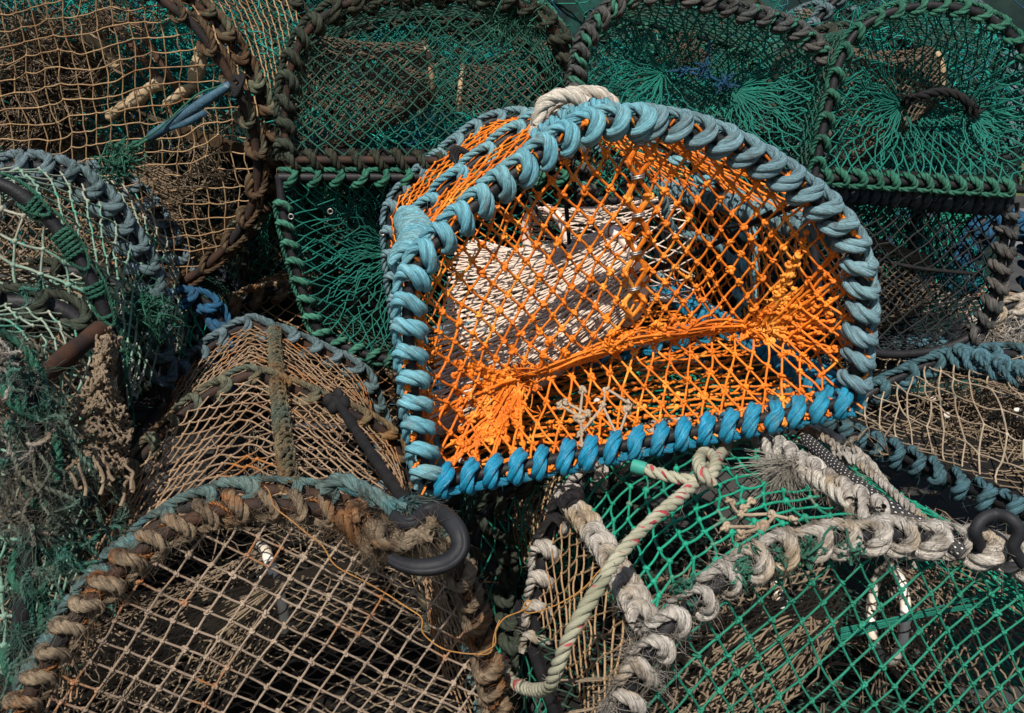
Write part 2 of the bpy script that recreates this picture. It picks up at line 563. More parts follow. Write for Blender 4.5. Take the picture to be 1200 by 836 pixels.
def scatter(mb, proto, pos, scale, mi=0, squash=0.25):
    """small lumps (net knots) of random turn at pos"""
    m = len(pos)
    if m == 0:
        return
    v, f = proto
    q = rng.normal(size=(m, 4))
    q = q / np.linalg.norm(q, axis=1, keepdims=True)
    w, x, y, z = q.T
    Rm = np.stack([np.stack([1 - 2 * (y * y + z * z), 2 * (x * y - z * w), 2 * (x * z + y * w)], -1),
                   np.stack([2 * (x * y + z * w), 1 - 2 * (x * x + z * z), 2 * (y * z - x * w)], -1),
                   np.stack([2 * (x * z - y * w), 2 * (y * z + x * w), 1 - 2 * (x * x + y * y)], -1)], 1)
    sc3 = scale * (1 + squash * rng.normal(size=(m, 3)).clip(-1.5, 1.5))
    V = np.einsum('mij,nj,mj->mni', Rm, v, sc3) if False else np.einsum('mij,mnj->mni', Rm, v[None] * sc3[:, None])
    V = V + pos[:, None]
    Q = (f[None] + (np.arange(m) * len(v))[:, None, None]).reshape(-1, 4)
    uv = np.zeros((len(Q), 4, 2))
    uv[..., 0] = (rng.random(m) * 7).repeat(len(f))[:, None] + np.array([0, 0, .004, .004])
    mb.add(V.reshape(-1, 3), Q, uv, mi)


def inside_poly(P, poly):
    x, y = P[:, 0], P[:, 1]
    res = np.zeros(len(P), bool)
    x0, y0 = poly[:, 0], poly[:, 1]
    x1, y1 = np.roll(x0, -1), np.roll(y0, -1)
    for a, b, c, d in zip(x0, y0, x1, y1):
        cond = ((b > y) != (d > y))
        with np.errstate(divide='ignore', invalid='ignore'):
            xi = (c - a) * (y - b) / (d - b + 1e-15) + a
        res ^= cond & (x < xi)
    return res


def dist_poly(P, poly):
    a = poly
    b = np.roll(poly, -1, 0)
    d = np.full(len(P), 1e9)
    for p, q in zip(a, b):
        d = np.minimum(d, dist_seg(P, p, q))
    return d


def dist_seg(P, p, q):
    v = q - p
    t = np.clip(((P - p) @ v) / (v @ v + 1e-12), 0, 1)
    return np.linalg.norm(P - p - t[:, None] * v, axis=1)


def net(mb, inside, lo, hi, mapf, b1, b2, r, knot=1.9, proto=None, seg=4, jit=0.10, slack=0.05, drop=0.0, sides=5, mi=0, double=False, warp=0.2):
    """knotted netting over a domain: lattice vectors b1, b2, clipped by inside(), laid in space by mapf()"""
    b1, b2 = np.array(b1, float), np.array(b2, float)
    cs = np.array([[lo[0], lo[1]], [hi[0], lo[1]], [lo[0], hi[1]], [hi[0], hi[1]]])
    Bi = np.linalg.inv(np.stack([b1, b2], 1))
    ij = (Bi @ (cs - np.array(lo)).T).T
    i0, j0 = np.floor(ij.min(0)).astype(int) - 1
    i1, j1 = np.ceil(ij.max(0)).astype(int) + 1
    I, J = np.meshgrid(np.arange(i0, i1 + 1), np.arange(j0, j1 + 1), indexing='ij')
    ph = rng.random(8) * 6.28
    P = np.array(lo) + I[..., None] * b1 + J[..., None] * b2
    cell = max(np.linalg.norm(b1), np.linalg.norm(b2))
    # slow wander of the whole mesh, then a small jitter at each knot
    k = 2 * math.pi / (cell * 9)
    P = P + warp * cell * np.stack([np.sin(P[..., 0] * k + ph[0]) * np.sin(P[..., 1] * k * 1.3 + ph[1]) + .5 * np.sin(P[..., 1] * k * 2.1 + ph[2]),
                             np.sin(P[..., 0] * k * 1.2 + ph[3]) * np.sin(P[..., 1] * k + ph[4]) + .5 * np.sin(P[..., 0] * k * 1.9 + ph[5])], -1)
    P = P + rng.normal(size=P.shape) * jit * cell
    sh = P.shape[:2]
    ins = inside(P.reshape(-1, 2)).reshape(sh)
    alive = rng.random(sh) > drop * 0.5
    E = []
    for di, dj in ((1, 0), (0, 1)):
        a = P[:sh[0] - di, :sh[1] - dj].reshape(-1, 2)
        b = P[di:, dj:].reshape(-1, 2)
        ia = ins[:sh[0] - di, :sh[1] - dj].ravel()
        ib = ins[di:, dj:].ravel()
        al = (alive[:sh[0] - di, :sh[1] - dj] & alive[di:, dj:]).ravel() & (rng.random(len(a)) > drop)
        E.append((a, b, ia, ib, al))
    A = np.concatenate([e[0] for e in E])
    Bp = np.concatenate([e[1] for e in E])
    ia = np.concatenate([e[2] for e in E])
    ib = np.concatenate([e[3] for e in E])
    al = np.concatenate([e[4] for e in E])
    use = (ia | ib) & al
    A, Bp, ia, ib = A[use], Bp[use], ia[use], ib[use]
    sw = ~ia
    A[sw], Bp[sw] = Bp[sw].copy(), A[sw].copy()
    part = ~(ia & ib)
    if part.any():
        a, b = A[part].copy(), Bp[part].copy()
        lo_t, hi_t = np.zeros(len(a)), np.ones(len(a))
        for _ in range(10):
            m = (lo_t + hi_t) / 2
            good = inside(a + (b - a) * m[:, None])
            lo_t = np.where(good, m, lo_t)
            hi_t = np.where(good, hi_t, m)
        Bp[part] = a + (b - a) * lo_t[:, None]
    t = np.linspace(0, 1, seg)
    D = A[:, None] + (Bp - A)[:, None] * t[None, :, None]
    # every twine bends a little, in the domain, out of it and by its weight
    Pw = mapf(D.reshape(-1, 2)).reshape(len(A), seg, 3)
    ln = np.linalg.norm(Pw[:, -1] - Pw[:, 0], axis=1)
    bow = np.sin(t * math.pi)[None, :, None] * ln[:, None, None]
    Pw = Pw + bow * rng.normal(0, slack, (len(A), 1, 3)) + bow * np.array([0, 0, -slack * 0.8])
    rr = r * (0.9 + 0.2 * rng.random(len(A)))
    tubes(mb, Pw, rr, sides, mi=mi)
    kp = P[ins & alive]
    if len(kp) and knot:
        scatter(mb, proto or ICO1, mapf(kp), r * knot, mi=mi)
    return A


# ------------------------------------------------------------------ things
GROUP = 'creels stacked on the quay'
STUFF = ('stretched_twine', 'teal_net_scraps', 'green_twine_knots', 'pale_rope_scraps', 'tangled_twine', 'ragged_strands', 'frayed_fibres', 'frayed_twine', 'green_twine_lashing', 'shell_fragments', 'gathered_netting', 'folded_netting')


def thing(name, label, cat, loc, group=None):
    o = bpy.data.objects.new(name, None)
    COL.objects.link(o)
    o.location = [float(x) for x in loc]
    o.empty_display_size = 0.05
    o['label'] = label
    o['category'] = cat
    if group:
        o['group'] = group
    return o


def vp_axis(vp):
    return nrm(ray(*vp))


def plane_hit(px, py, O, n):
    d = ray(px, py)
    return CAM + d * (np.dot(O - CAM, n) / np.dot(d, n))


class Creel:
    """a lobster creel: base frame, hoops, netting; made in its own axes U (across), V (up), A (along)"""

    def __init__(s, label, anchor, vp, prof, ts, drop=0.0, bar_r=0.0065, close=True, name='lobster_creel', sag=0.06,
                 mat_bar='bar', taper=0.0, roll_pts=None, k=1.0):
        s.k = k
        ts = [t * k for t in ts]
        drop, bar_r = drop * k, bar_r * k
        s.A = vp_axis(vp)
        O = W(*anchor)
        pts = np.array([plane_hit(x, y, O, s.A) for x, y in prof])
        base = 0.5 * (pts[0] + pts[-1])
        if roll_pts:
            s.U = nrm(plane_hit(*roll_pts[1], O, s.A) - plane_hit(*roll_pts[0], O, s.A))
        else:
            s.U = nrm(np.cross(s.A, [0, 0, 1]))
        s.V = np.cross(s.U, s.A)
        s.O = base
        s.ts = ts
        s.sag = sag
        s.bar_r = bar_r
        uv = np.stack([(pts - base) @ s.U, (pts - base) @ s.V], 1)
        if drop:                                          # the legs go on down to the base frame
            uv = np.concatenate([[uv[0] - [0.012, drop]], uv, [uv[-1] - [-0.012, drop]]])
            uv[:, 1] += drop
            s.O = base - s.V * drop
        s.uv = catmull(uv, 150)
        s.root = thing(name, label, 'creel', s.O, GROUP)
        s.cen = s.uv.mean(0)
        s.L = max(ts)
        s.taper = taper
        s.mat_bar = mat_bar
        s.jig = [(rng.normal(0, 0.006, 2)) for _ in ts]
        s.jig[0] = np.zeros(2)
        s.per = arclen(s.uv)[-1]

    def at(s, uvw):
        uvw = np.asarray(uvw, float)
        return s.O + uvw[..., 0:1] * s.U + uvw[..., 1:2] * s.V + uvw[..., 2:3] * s.A

    def local(s, px, py, w=0.0):
        p = plane_hit(px, py, s.O + s.A * w, s.A) - s.O
        return np.array([p @ s.U, p @ s.V])

    peak = None                                           # (u of the ridge, height, width)
    hold = None                                           # fraction along the hoop where the cover does not sag

    def prof_at(s, i):
        t = s.ts[i]
        k = 1 - s.taper * t / max(s.L, 1e-6)
        q = (s.uv - s.cen) * k + s.cen + s.jig[i]
        if s.peak and i >= 2:
            q = q + np.stack([0 * q[:, 0], s.peak[1] * (np.exp(-np.abs(q[:, 0] - s.peak[0]) / s.peak[2]) - 0.35) * (q[:, 1] > s.cen[1])], 1)
        return q

    def hoop_path(s, i, close=False):
        p = s.prof_at(i)
        return s.at(np.concatenate([p, np.full((len(p), 1), s.ts[i])], 1))

    def outward(s, i):
        p = s.prof_at(i)
        T = nrm(np.gradient(p, axis=0))
        n = np.stack([-T[:, 1], T[:, 0]], 1)
        if ((p - s.cen) * n).sum() < 0:
            n = -n
        return n[:, :1] * s.U + n[:, 1:2] * s.V

    def put(s, mb, name, mat, parent=None, label=None):
        o = mb.build(name, mat, parent or s.root, s.O)
        if label:
            o['label'] = label
        if name in STUFF:
            o['kind'] = 'stuff'
        return o

    def hoop(s, i, ropemat=None, R=0.007, pitch=0.036, style='hitch', fuzz=0, fuzz_len=0.008, s0=0.0, s1=None, rev=1, extra=None, inner=False, **kw):
        R, pitch, fuzz_len = R * s.k, pitch * s.k, fuzz_len * s.k
        H = resample(s.hoop_path(i), step=0.006)
        Hs = s.hoop_path(i)
        mb = MB()
        bar(mb, H, s.bar_r)
        h = s.put(mb, 'hoop', M[s.mat_bar])
        if ropemat:
            out = s.outward(i) * (-1 if inner else 1)
            rev = -rev if inner else rev
            mb = MB()
            wrap(mb, Hs, out, s.bar_r, R, pitch, style, fuzz=fuzz, fuzz_len=fuzz_len, s0=s0, s1=s1, rev=rev, **kw)
            s.put(mb, 'rope_wrapping', M[ropemat], h)
            if extra:
                mb = MB()
                wrap(mb, Hs, out, s.bar_r, extra[1], extra[2], 'helix', fuzz=fuzz * 0.5, nstr=2, rev=-rev, step=0.004)
                s.put(mb, 'twine_lashing', M[extra[0]], h)
        return h

    def rail(s, a, b, ropemat=None, R=0.006, pitch=0.035, style='hitch', out=None, name='base_bar', fuzz=0, fuzz_len=0.008, barr=None, curve=None, **kw):
        """a straight bar between two (u,v,w) points"""
        P = s.at(np.array([a, b]) if curve is None else np.array([a] + curve + [b]))
        P = catmull(P, step=0.006)
        br = s.bar_r if barr is None else barr
        mb = MB()
        bar(mb, P, br)
        h = s.put(mb, name, M[s.mat_bar])
        if ropemat:
            n = s.V if out is None else out
            mb = MB()
            wrap(mb, P, np.repeat(n[None], len(P), 0), br, R, pitch, style, fuzz=fuzz, fuzz_len=fuzz_len, **kw)
            s.put(mb, 'rope_wrapping', M[ropemat], h)
        return h

    def base(s, slats=True, front=True, skip_bars=False):
        p0, p1 = s.uv[0], s.uv[-1]
        mb = MB()
        L0, L1 = s.ts[0], s.L
        c = [np.r_[p0, L0], np.r_[p1, L0], np.r_[p1, L1], np.r_[p0, L1]]
        for a, b in ((c[1], c[2]), (c[2], c[3]), (c[3], c[0])) + (((c[0], c[1]),) if front else ()):
            bar(mb, resample(s.at(np.array([a, b])), step=0.01), s.bar_r)
        s.put(mb, 'base_frame', M[s.mat_bar])
        if slats:
            mb = MB()
            n = int((L1 - L0) / 0.055)
            dirv = nrm(p1 - p0)
            up = np.array([-dirv[1], dirv[0]])
            if np.dot(s.cen - p0, up) < 0:
                up = -up
            for k in range(n):
                w0 = L0 + 0.008 + k * (L1 - L0 - 0.01) / n
                w1 = w0 + 0.046
                e = 0.004 * rng.normal()
                vs = []
                for th in (0.004, 0.016):
                    for (q, w) in ((p0, w0), (p1, w0), (p1, w1), (p0, w1)):
                        vs.append(np.r_[q + up * (th + e * 0.3) + dirv * 0.004 * (1 if q is p0 else -1), w])
                vs = s.at(np.array(vs))
                mb.add(vs, [[0, 3, 2, 1], [4, 5, 6, 7], [0, 1, 5, 4], [1, 2, 6, 5], [2, 3, 7, 6], [3, 0, 4, 7]])
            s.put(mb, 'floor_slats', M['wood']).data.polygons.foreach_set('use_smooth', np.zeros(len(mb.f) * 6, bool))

    def end_net(s, w, mat, b1, b2, r, eyes=(), seam=None, bulge=0.02, name='end_net', grow=0.0, jit=0.045, drop=0.0, proto=None, knot=1.9, seg=4, sides=5, slack=0.04, label=None, warp=0.2):
        """netting across a hoop; eyes = [(u,v,radius,depth,power)] draw it in to an entrance"""
        w, r, b1, b2 = w * s.k, r * s.k, np.array(b1) * s.k, np.array(b2) * s.k
        i = int(np.argmin([abs(t - w) for t in s.ts]))
        poly = resample(s.prof_at(i), 60)
        poly = (poly - s.cen) * (1 + grow / 0.2) + s.cen

        ph = rng.random(4) * 6.28

        def mp(P, pull=True):
            P = np.asarray(P, float)
            db = dist_poly(P, poly)
            Q = P.copy()
            z = np.zeros(len(P))
            z += bulge * np.minimum(1, db / 0.10) * (0.6 + 0.5 * np.sin(P[:, 0] * 21 + ph[0]) * np.sin(P[:, 1] * 17 + ph[1]))
            if grow:
                z -= (s.bar_r + 0.002) * np.exp(-(db / 0.010) ** 2)
            if seam is not None:
                (sa, sb, dep) = seam
                ds = dist_seg(P, sa, sb)
                z += dep * (db / (db + ds + 1e-9)) ** 1.15
            for (eu, ev, rad, dep, pw, *dr) in (eyes if pull else ()):
                e = np.array([eu, ev])
                v = Q - e
                d = np.linalg.norm(v, axis=1)
                rl = np.minimum(rad, d + db)                 # the pull fades out at the hoop
                f = np.where(d < rl, (d / rl + 1e-6) ** pw, 1.0)
                if dr:
                    cs = (v @ nrm(np.array(dr))) / (d + 1e-9)
                    f = 1 + (f - 1) * np.clip((cs + 0.15) / 0.75, 0, 1)
                Q = e + v * f[:, None]
                if dep:
                    z += dep * np.maximum(0, 1 - d * f / rl) ** 1.0 * np.minimum(1, db / 0.03)
            return s.at(np.concatenate([Q, (w + z)[:, None]], 1))
        mb = MB()
        lo, hi = poly.min(0), poly.max(0)
        net(mb, lambda P: inside_poly(P, poly), lo, hi, mp, b1, b2, r, jit=jit, drop=drop, proto=proto, knot=knot, seg=seg, sides=sides, slack=slack, warp=warp)
        s.map_end = mp
        return s.put(mb, name, M[mat], label=label)

    def surf(s, sf, t):
        """point on the cover: sf fraction along the hoop, t metres along the creel"""
        sf = np.asarray(sf, float)
        t = np.asarray(t, float)
        order = np.argsort(s.ts)
        ts = np.array(s.ts)[order]
        prof = np.array([s.prof_at(i) for i in order])       # (n,150,2)
        q = np.clip(sf, 0, 1) * 149
        a = np.clip(q.astype(int), 0, 148)
        fr = (q - a)[:, None]
        k = np.clip(np.searchsorted(ts, t, side='right') - 1, 0, len(ts) - 2)
        x = ((t - ts[k]) / (ts[k + 1] - ts[k] + 1e-9))
        c0 = prof[k, a] * (1 - fr) + prof[k, a + 1] * fr
        c1 = prof[k + 1, a] * (1 - fr) + prof[k + 1, a + 1] * fr
        xc = np.clip(x, 0, 1)[:, None]
        p = c0 * (1 - xc) + c1 * xc
        span = (ts[k + 1] - ts[k])
        sg = s.sag * np.minimum(1, span / 0.3) * 4 * xc[:, 0] * (1 - xc[:, 0])
        if s.hold:
            sg = sg * (1 - np.exp(-((sf - s.hold) / 0.07) ** 2))
        p = (p - s.cen) * (1 - sg)[:, None] + s.cen
        return s.at(np.concatenate([p, t[:, None]], 1))

    def cover(s, mat, b1, b2, r, sf0=0.0, sf1=1.0, t0=None, t1=None, name='cover_net', jit=0.045, drop=0.0, proto=None, knot=1.9, seg=4, sides=5, slack=0.04, label=None, warp=0.2):
        r, b1, b2 = r * s.k, np.array(b1) * s.k, np.array(b2) * s.k
        t0 = s.ts[0] if t0 is None else t0 * s.k
        t1 = s.L if t1 is None else t1 * s.k
        lo = np.array([sf0 * s.per, t0])
        hi = np.array([sf1 * s.per, t1])
        ins = lambda P: ((P >= lo) & (P <= hi)).all(1)
        mb = MB()
        net(mb, ins, lo, hi, lambda P: s.surf(P[:, 0] / s.per, P[:, 1]), b1, b2, r, jit=jit, drop=drop, proto=proto, knot=knot, seg=seg, sides=sides, slack=slack, warp=warp)
        return s.put(mb, name, M[mat], label=label)

    def floor_net(s, mat, b1, b2, r, t0=None, t1=None, lift=0.0, **kw):
        t0 = s.ts[0] if t0 is None else t0
        t1 = s.L if t1 is None else t1
        p0, p1 = s.uv[0], s.uv[-1]
        wd_ = np.linalg.norm(p1 - p0)
        lo, hi = np.array([0, t0]), np.array([wd_, t1])

        def mp(P):
            x = P[:, :1] / wd_
            q = p0 * (1 - x) + p1 * x
            sagv = -0.010 * np.sin(np.clip(x[:, 0], 0, 1) * math.pi) * np.sin(np.clip((P[:, 1] - t0) / (t1 - t0), 0, 1) * math.pi)
            q = q + (sagv + lift)[:, None] * np.array([0, 1])
            return s.at(np.concatenate([q, P[:, 1:2]], 1))
        mb = MB()
        net(mb, lambda P: ((P >= lo) & (P <= hi)).all(1), lo, hi, mp, b1, b2, r, **kw)
        return s.put(mb, 'floor_net', M[mat])

    def ridge(s, sf, ropemat, t0=None, t1=None, R=0.007, pitch=0.035, style='hitch', fuzz=0, fuzz_len=0.008, r=0.004, rise=0.006, name='ridge_rope', **kw):
        R, pitch, r, rise = R * s.k, pitch * s.k, r * s.k, rise * s.k
        t0 = s.ts[0] if t0 is None else t0 * s.k
        t1 = s.L if t1 is None else t1 * s.k
        t = np.linspace(t0, t1, 120)
        P = s.surf(np.full(120, sf), t)
        c = s.at(np.concatenate([np.repeat(s.cen[None], 120, 0), t[:, None]], 1))
        out = nrm(P - c)
        P = P + out * rise
        mb = MB()
        wrap(mb, P, out, r, R, pitch, style, fuzz=fuzz, fuzz_len=fuzz_len, **kw)
        return s.put(mb, name, M[ropemat])

    def funnel(s, mat, c0, c1, ring_c, ring_n, ring_r, nu=34, nt=14, r=0.0011, name='inner_funnel', ring=True, arc=(0, 360), ringmat='plastic', sagz=0.01, proto=None, twine='cord_red', rr=0.006, knot=1.8):
        """a cone of netting from a closed loop of points (local uvw) to a ring"""
        ring_r, r, rr = ring_r * s.k, r * s.k, rr * s.k
        loop = catmull(np.array(c0, float), 64, closed=True)
        ring_n = nrm(ring_n)
        a = nrm(np.cross(ring_n, [0.1, 0.2, 1.0]))
        b = np.cross(ring_n, a)
        th = np.linspace(0, 2 * math.pi, 64)
        rc = np.array(ring_c) + ring_r * (np.cos(th)[:, None] * a + np.sin(th)[:, None] * b)
        # match the starts
        best = min(range(63), key=lambda k: np.linalg.norm(np.roll(rc[:-1], -k, 0) - loop[:-1], axis=1).sum())
        rc = np.roll(rc[:-1], -best, 0)
        rcf = np.roll(rc[::-1], 1, 0)
        loop2 = loop[:-1]
        best2 = min(range(63), key=lambda k: np.linalg.norm(np.roll(rcf, -k, 0) - loop2, axis=1).sum())
        rcf = np.roll(rcf, -best2, 0)
        if np.linalg.norm(rcf - loop2, axis=1).sum() < np.linalg.norm(rc - loop2, axis=1).sum():
            rc = rcf
        loop2 = np.concatenate([loop2, loop2[:1]])
        rc = np.concatenate([rc, rc[:1]])

        def mp(P):
            q = (P[:, 0] % 1.0) * 63
            i = np.clip(q.astype(int), 0, 62)
            f = (q - i)[:, None]
            p0 = loop2[i] * (1 - f) + loop2[i + 1] * f
            p1 = rc[i] * (1 - f) + rc[i + 1] * f
            x = np.clip(P[:, 1:2], 0, 1)
            p = p0 * (1 - x) + p1 * x
            w = s.at(p)
            wv = 0.0035 * np.sin(x[:, 0] * math.pi)
            w = w + wv[:, None] * np.stack([np.sin(P[:, 0] * 31 + 2), np.cos(P[:, 0] * 43), np.sin(P[:, 0] * 57 + 1)], 1) + wv[:, None] * 0.18 * rng.normal(size=w.shape) * (P.shape[0] > 0)
            w[:, 2] -= sagz * np.sin(x[:, 0] * math.pi)
            return w
        mb = MB()
        lo, hi = np.array([0, 0.0]), np.array([1.0, 1.0])
        b1, b2 = (0.5 / nu, 0.5 / nt), (-0.5 / nu, 0.5 / nt)
        net(mb, lambda P: (P[:, 1] >= 0) & (P[:, 1] <= 1) & (P[:, 0] >= 0) & (P[:, 0] < 1), lo, hi, mp, b1, b2, r, jit=0.0, slack=0.02, seg=4, sides=4, proto=proto, warp=0.0, knot=knot)
        f = s.put(mb, name, M[mat])
        if ring:
            t = np.radians(np.linspace(arc[0], arc[1], 60))
            p = s.at(np.array(ring_c) + ring_r * (np.cos(t)[:, None] * a + np.sin(t)[:, None] * b))
            mb = MB()
            bar(mb, p, rr, 10, 0.02)
            h = s.put(mb, 'funnel_ring', M[ringmat])
            mb = MB()
            wrap(mb, p, np.repeat(nrm(s.at(np.array(ring_n)[None])[0] - s.O)[None], 60, 0), rr, 0.0013, 0.017, 'helix', nstr=2, step=0.004, sides=5)
            s.put(mb, 'ring_twine', M[twine], h)
        return f


def gather(c, eyes, name, mat, n=46, r=0.0011):
    """netting drawn together at the entrances: twines running out from each eye, with their knots"""
    mb = MB()
    for (e, rad, dep, a0, spread) in eyes:
        for q in range(n):
            a = a0 + rng.normal(0, spread)
            ln = rad * (0.35 + 0.6 * rng.random())
            t = np.linspace(0, 1, 10)
            rho = 0.004 + ln * t
            aa = a + 0.10 * rng.normal() * np.sin(t * 3) + 0.07 * np.sin(t * (13 + 5 * rng.random()) + rng.random() * 6.28) * (0.3 + t)
            P = np.stack([e[0] + rho * np.cos(aa), e[1] + rho * np.sin(aa), dep * np.maximum(0, 1 - rho / rad) - 0.002 - 0.004 * rng.random()], 1)
            w = c.at(P)
            tubes(mb, w[None], r, 5)
            scatter(mb, ICO1, w[[3, 5, 7, 8, 9]][rng.random(5) < 0.7], r * 1.8)
        tangle(mb, c.at(np.r_[e, dep - 0.004]), 0.006, 14, r, 0.018)
    return c.put(mb, name, mat)


def tuft(mb, p, d, n, length, spread=0.6, r=0.0006, mi=0, curl=0.6):
    base = np.repeat(np.asarray(p, float)[None], n, 0) + rng.normal(0, 0.003, (n, 3))
    hairs(mb, base, np.asarray(d)[None] + rng.normal(0, spread, (n, 3)), length, r, mi, curl, K=6)


def tangle(mb, c, rad, n, r=0.0012, length=0.06, mi=0, K=10, flat=(1, 1, 1)):
    """loose curled ends of twine"""
    p = np.asarray(c) + rng.normal(0, 1, (n, 3)) * rad * np.array(flat)
    t = np.linspace(0, 1, K)
    ln = length * (0.35 + 0.9 * rng.random(n))
    P = np.repeat(p[:, None], K, 1)
    for f in (0.5, 1.1, 1.9):
        a = rng.normal(size=(n, 1, 3)) / (0.6 + f * 1.3)
        ph = rng.random((n, 1, 1)) * 6.28
        P = P + a * np.sin(t[None, :, None] * f * 6.28 + ph) * ln[:, None, None] * 0.42
    tubes(mb, P, r * 0.85 * (0.6 + 0.7 * rng.random(n)), 4, mi=mi)


DIA = lambda w, h: ((w / 2, h / 2), (-w / 2, h / 2))
# ================================================================== SETTING
def sheet(name, x0, x1, y0, y1, z, mat, nx=2, ny=2, amp=0.0):
    X, Y = np.meshgrid(np.linspace(x0, x1, nx), np.linspace(y0, y1, ny), indexing='ij')
    Z = z + amp * rng.normal(size=X.shape)
    mb = MB()
    mb.add(np.stack([X, Y, Z], -1).reshape(-1, 3), np.array([[i * ny + j, (i + 1) * ny + j, (i + 1) * ny + j + 1, i * ny + j + 1] for i in range(nx - 1) for j in range(ny - 1)]))
    o = mb.build(name, mat, smooth=True)
    o['kind'] = 'structure'
    return o


asphalt = plain_mat('asphalt', (0.14, 0.14, 0.145), (0.17, 0.167, 0.165), 0.9, 9, 0, 0.004)
concrete = plain_mat('concrete', (0.050, 0.048, 0.046), (0.032, 0.031, 0.030), 0.9, 5, 0, 0.003)
soil = plain_mat('grass_soil', (0.06, 0.09, 0.03), (0.09, 0.10, 0.045), 0.95, 6, 0, 0.01)
grass_m = net_mat('grass', (0.09, 0.14, 0.035), (0.16, 0.17, 0.06), (0.20, 0.16, 0.08), 0.8, 1.5)
sheet('ground', -60, 60, -10, 160, -0.01, soil, 20, 20)
sheet('quay', -8, 9, -3, 6.4, 0.0, concrete)
sheet('road', -30, 40, 6.4, 9.6, 0.004, asphalt)
mb = MB()
kx = np.array([[-30, 9.6, 0.0], [40, 9.6, 0.0], [40, 9.75, 0.0], [-30, 9.75, 0.0], [-30, 9.6, 0.12], [40, 9.6, 0.12], [40, 9.75, 0.12], [-30, 9.75, 0.12]])
mb.add(kx, [[0, 1, 5, 4], [1, 2, 6, 5], [2, 3, 7, 6], [3, 0, 4, 7], [4, 5, 6, 7]])
mb.build('kerb', concrete, smooth=False)['kind'] = 'structure'
mb = MB()
gp = np.stack([rng.uniform(3.5, 9.5, 9000), rng.uniform(9.9, 14, 9000), np.full(9000, -0.01)], 1)
hairs(mb, gp, np.array([[0, 0, 1.0]]) + rng.normal(0, 0.25, (9000, 3)), 0.11, 0.004, curl=0.3)
g = mb.build('grass', grass_m)
g['kind'] = 'stuff'

# dark netting mass added behind the stacks so the gaps read as shaded
heap_m = net_mat('backing_net_shade_and_glimmer', (0.006, 0.020, 0.018), (0.012, 0.030, 0.026), (0.010, 0.07, 0.06), 0.85, 5, 0.55)  # near-black paints the shade of the gaps, teal patches the sunlit glimmer
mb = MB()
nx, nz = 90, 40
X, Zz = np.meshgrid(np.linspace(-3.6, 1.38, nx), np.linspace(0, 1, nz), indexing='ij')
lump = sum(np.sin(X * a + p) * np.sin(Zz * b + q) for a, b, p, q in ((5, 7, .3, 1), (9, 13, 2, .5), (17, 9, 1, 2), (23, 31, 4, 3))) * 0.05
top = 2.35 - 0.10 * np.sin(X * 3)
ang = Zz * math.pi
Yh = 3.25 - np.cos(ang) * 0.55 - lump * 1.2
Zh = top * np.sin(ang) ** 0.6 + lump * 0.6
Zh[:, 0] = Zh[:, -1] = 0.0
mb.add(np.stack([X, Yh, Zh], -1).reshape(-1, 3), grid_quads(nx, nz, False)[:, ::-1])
for e in (0, nx - 1):
    ring = np.stack([X[e], Yh[e], Zh[e]], -1)
    c = ring.mean(0)
    mb.add(np.concatenate([ring, c[None]]), [[i, i + 1, nz, nz] for i in range(nz - 1)])
n = 5200
ii, jj = rng.integers(0, nx, n), rng.integers(2, 26, n)
cp = np.stack([X[ii, jj], Yh[ii, jj], Zh[ii, jj]], 1) + rng.normal(0, 0.02, (n, 3)) - [0, 0.02, 0]
k = n // 3
for a, sl in enumerate((slice(0, k), slice(k, 2 * k), slice(2 * k, n))):
    pts = cp[sl]
    t = np.linspace(-1, 1, 6)
    d, e = nrm(rng.normal(size=pts.shape)), nrm(rng.normal(size=pts.shape))
    d[:, 1] *= 0.3
    P = pts[:, None] + d[:, None] * t[None, :, None] * 0.06 + e[:, None] * (t ** 2)[None, :, None] * 0.04
    tubes(mb, P, 0.0022, 3, mi=a + 1)
hp = mb.build('dark_netting_backing', [heap_m, M['net_teal'], M['net_glint'], M['rope_royal']])
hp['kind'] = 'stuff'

# ================================================================== 1  ORANGE CREEL
fp = [(499, 572), (491, 540), (485, 500), (479, 455), (475, 410), (473, 370), (477, 332), (490, 303), (515, 277), (545, 247), (575, 222),
      (605, 198), (640, 172), (670, 153), (705, 141), (745, 139), (790, 144), (835, 158), (875, 176), (912, 198), (945, 222), (975, 248),
      (998, 278), (1010, 310), (1015, 345), (1013, 380), (1010, 415), (1006, 445), (1002, 473)]
c1 = Creel('bright orange netted creel with pale blue rope, perched on the pile',
           (499, 572, 1.0), (440, 150), fp, [0, 0.36, 0.70], bar_r=0.0062, sag=0.05, roll_pts=((499, 572), (1002, 473)))
c1.uv = (c1.uv - c1.cen) * 0.982 + c1.cen
Hs = c1.hoop_path(0)
per = arclen(Hs)[-1]
# front hoop: the rope greys towards the right-hand side of the arch
mb = MB()
bar(mb, resample(Hs, step=0.006), c1.bar_r)
h0 = c1.put(mb, 'hoop', M['bar'])
mb = MB()
out = c1.outward(0)
wrap(mb, Hs, out, c1.bar_r, 0.0074, 0.0262, 'hitch', s0=0.0, s1=per * 0.555, fuzz=70, fuzz_len=0.006, nstr=3, wob=0.05, jit=0.09, sides=10, lay=0.060, step=0.0022)
c1.put(mb, 'rope_wrapping', M['rope_blue'], h0)
mb = MB()
wrap(mb, Hs, out, c1.bar_r, 0.0074, 0.0262, 'hitch', s0=per * 0.527, s1=per * 1.0, fuzz=110, fuzz_len=0.007, nstr=3, wob=0.05, jit=0.09, sides=10, lay=0.060, step=0.0022)
c1.put(mb, 'rope_wrapping', M['rope_bluegrey'], h0, 'grey blue rope wrapping')
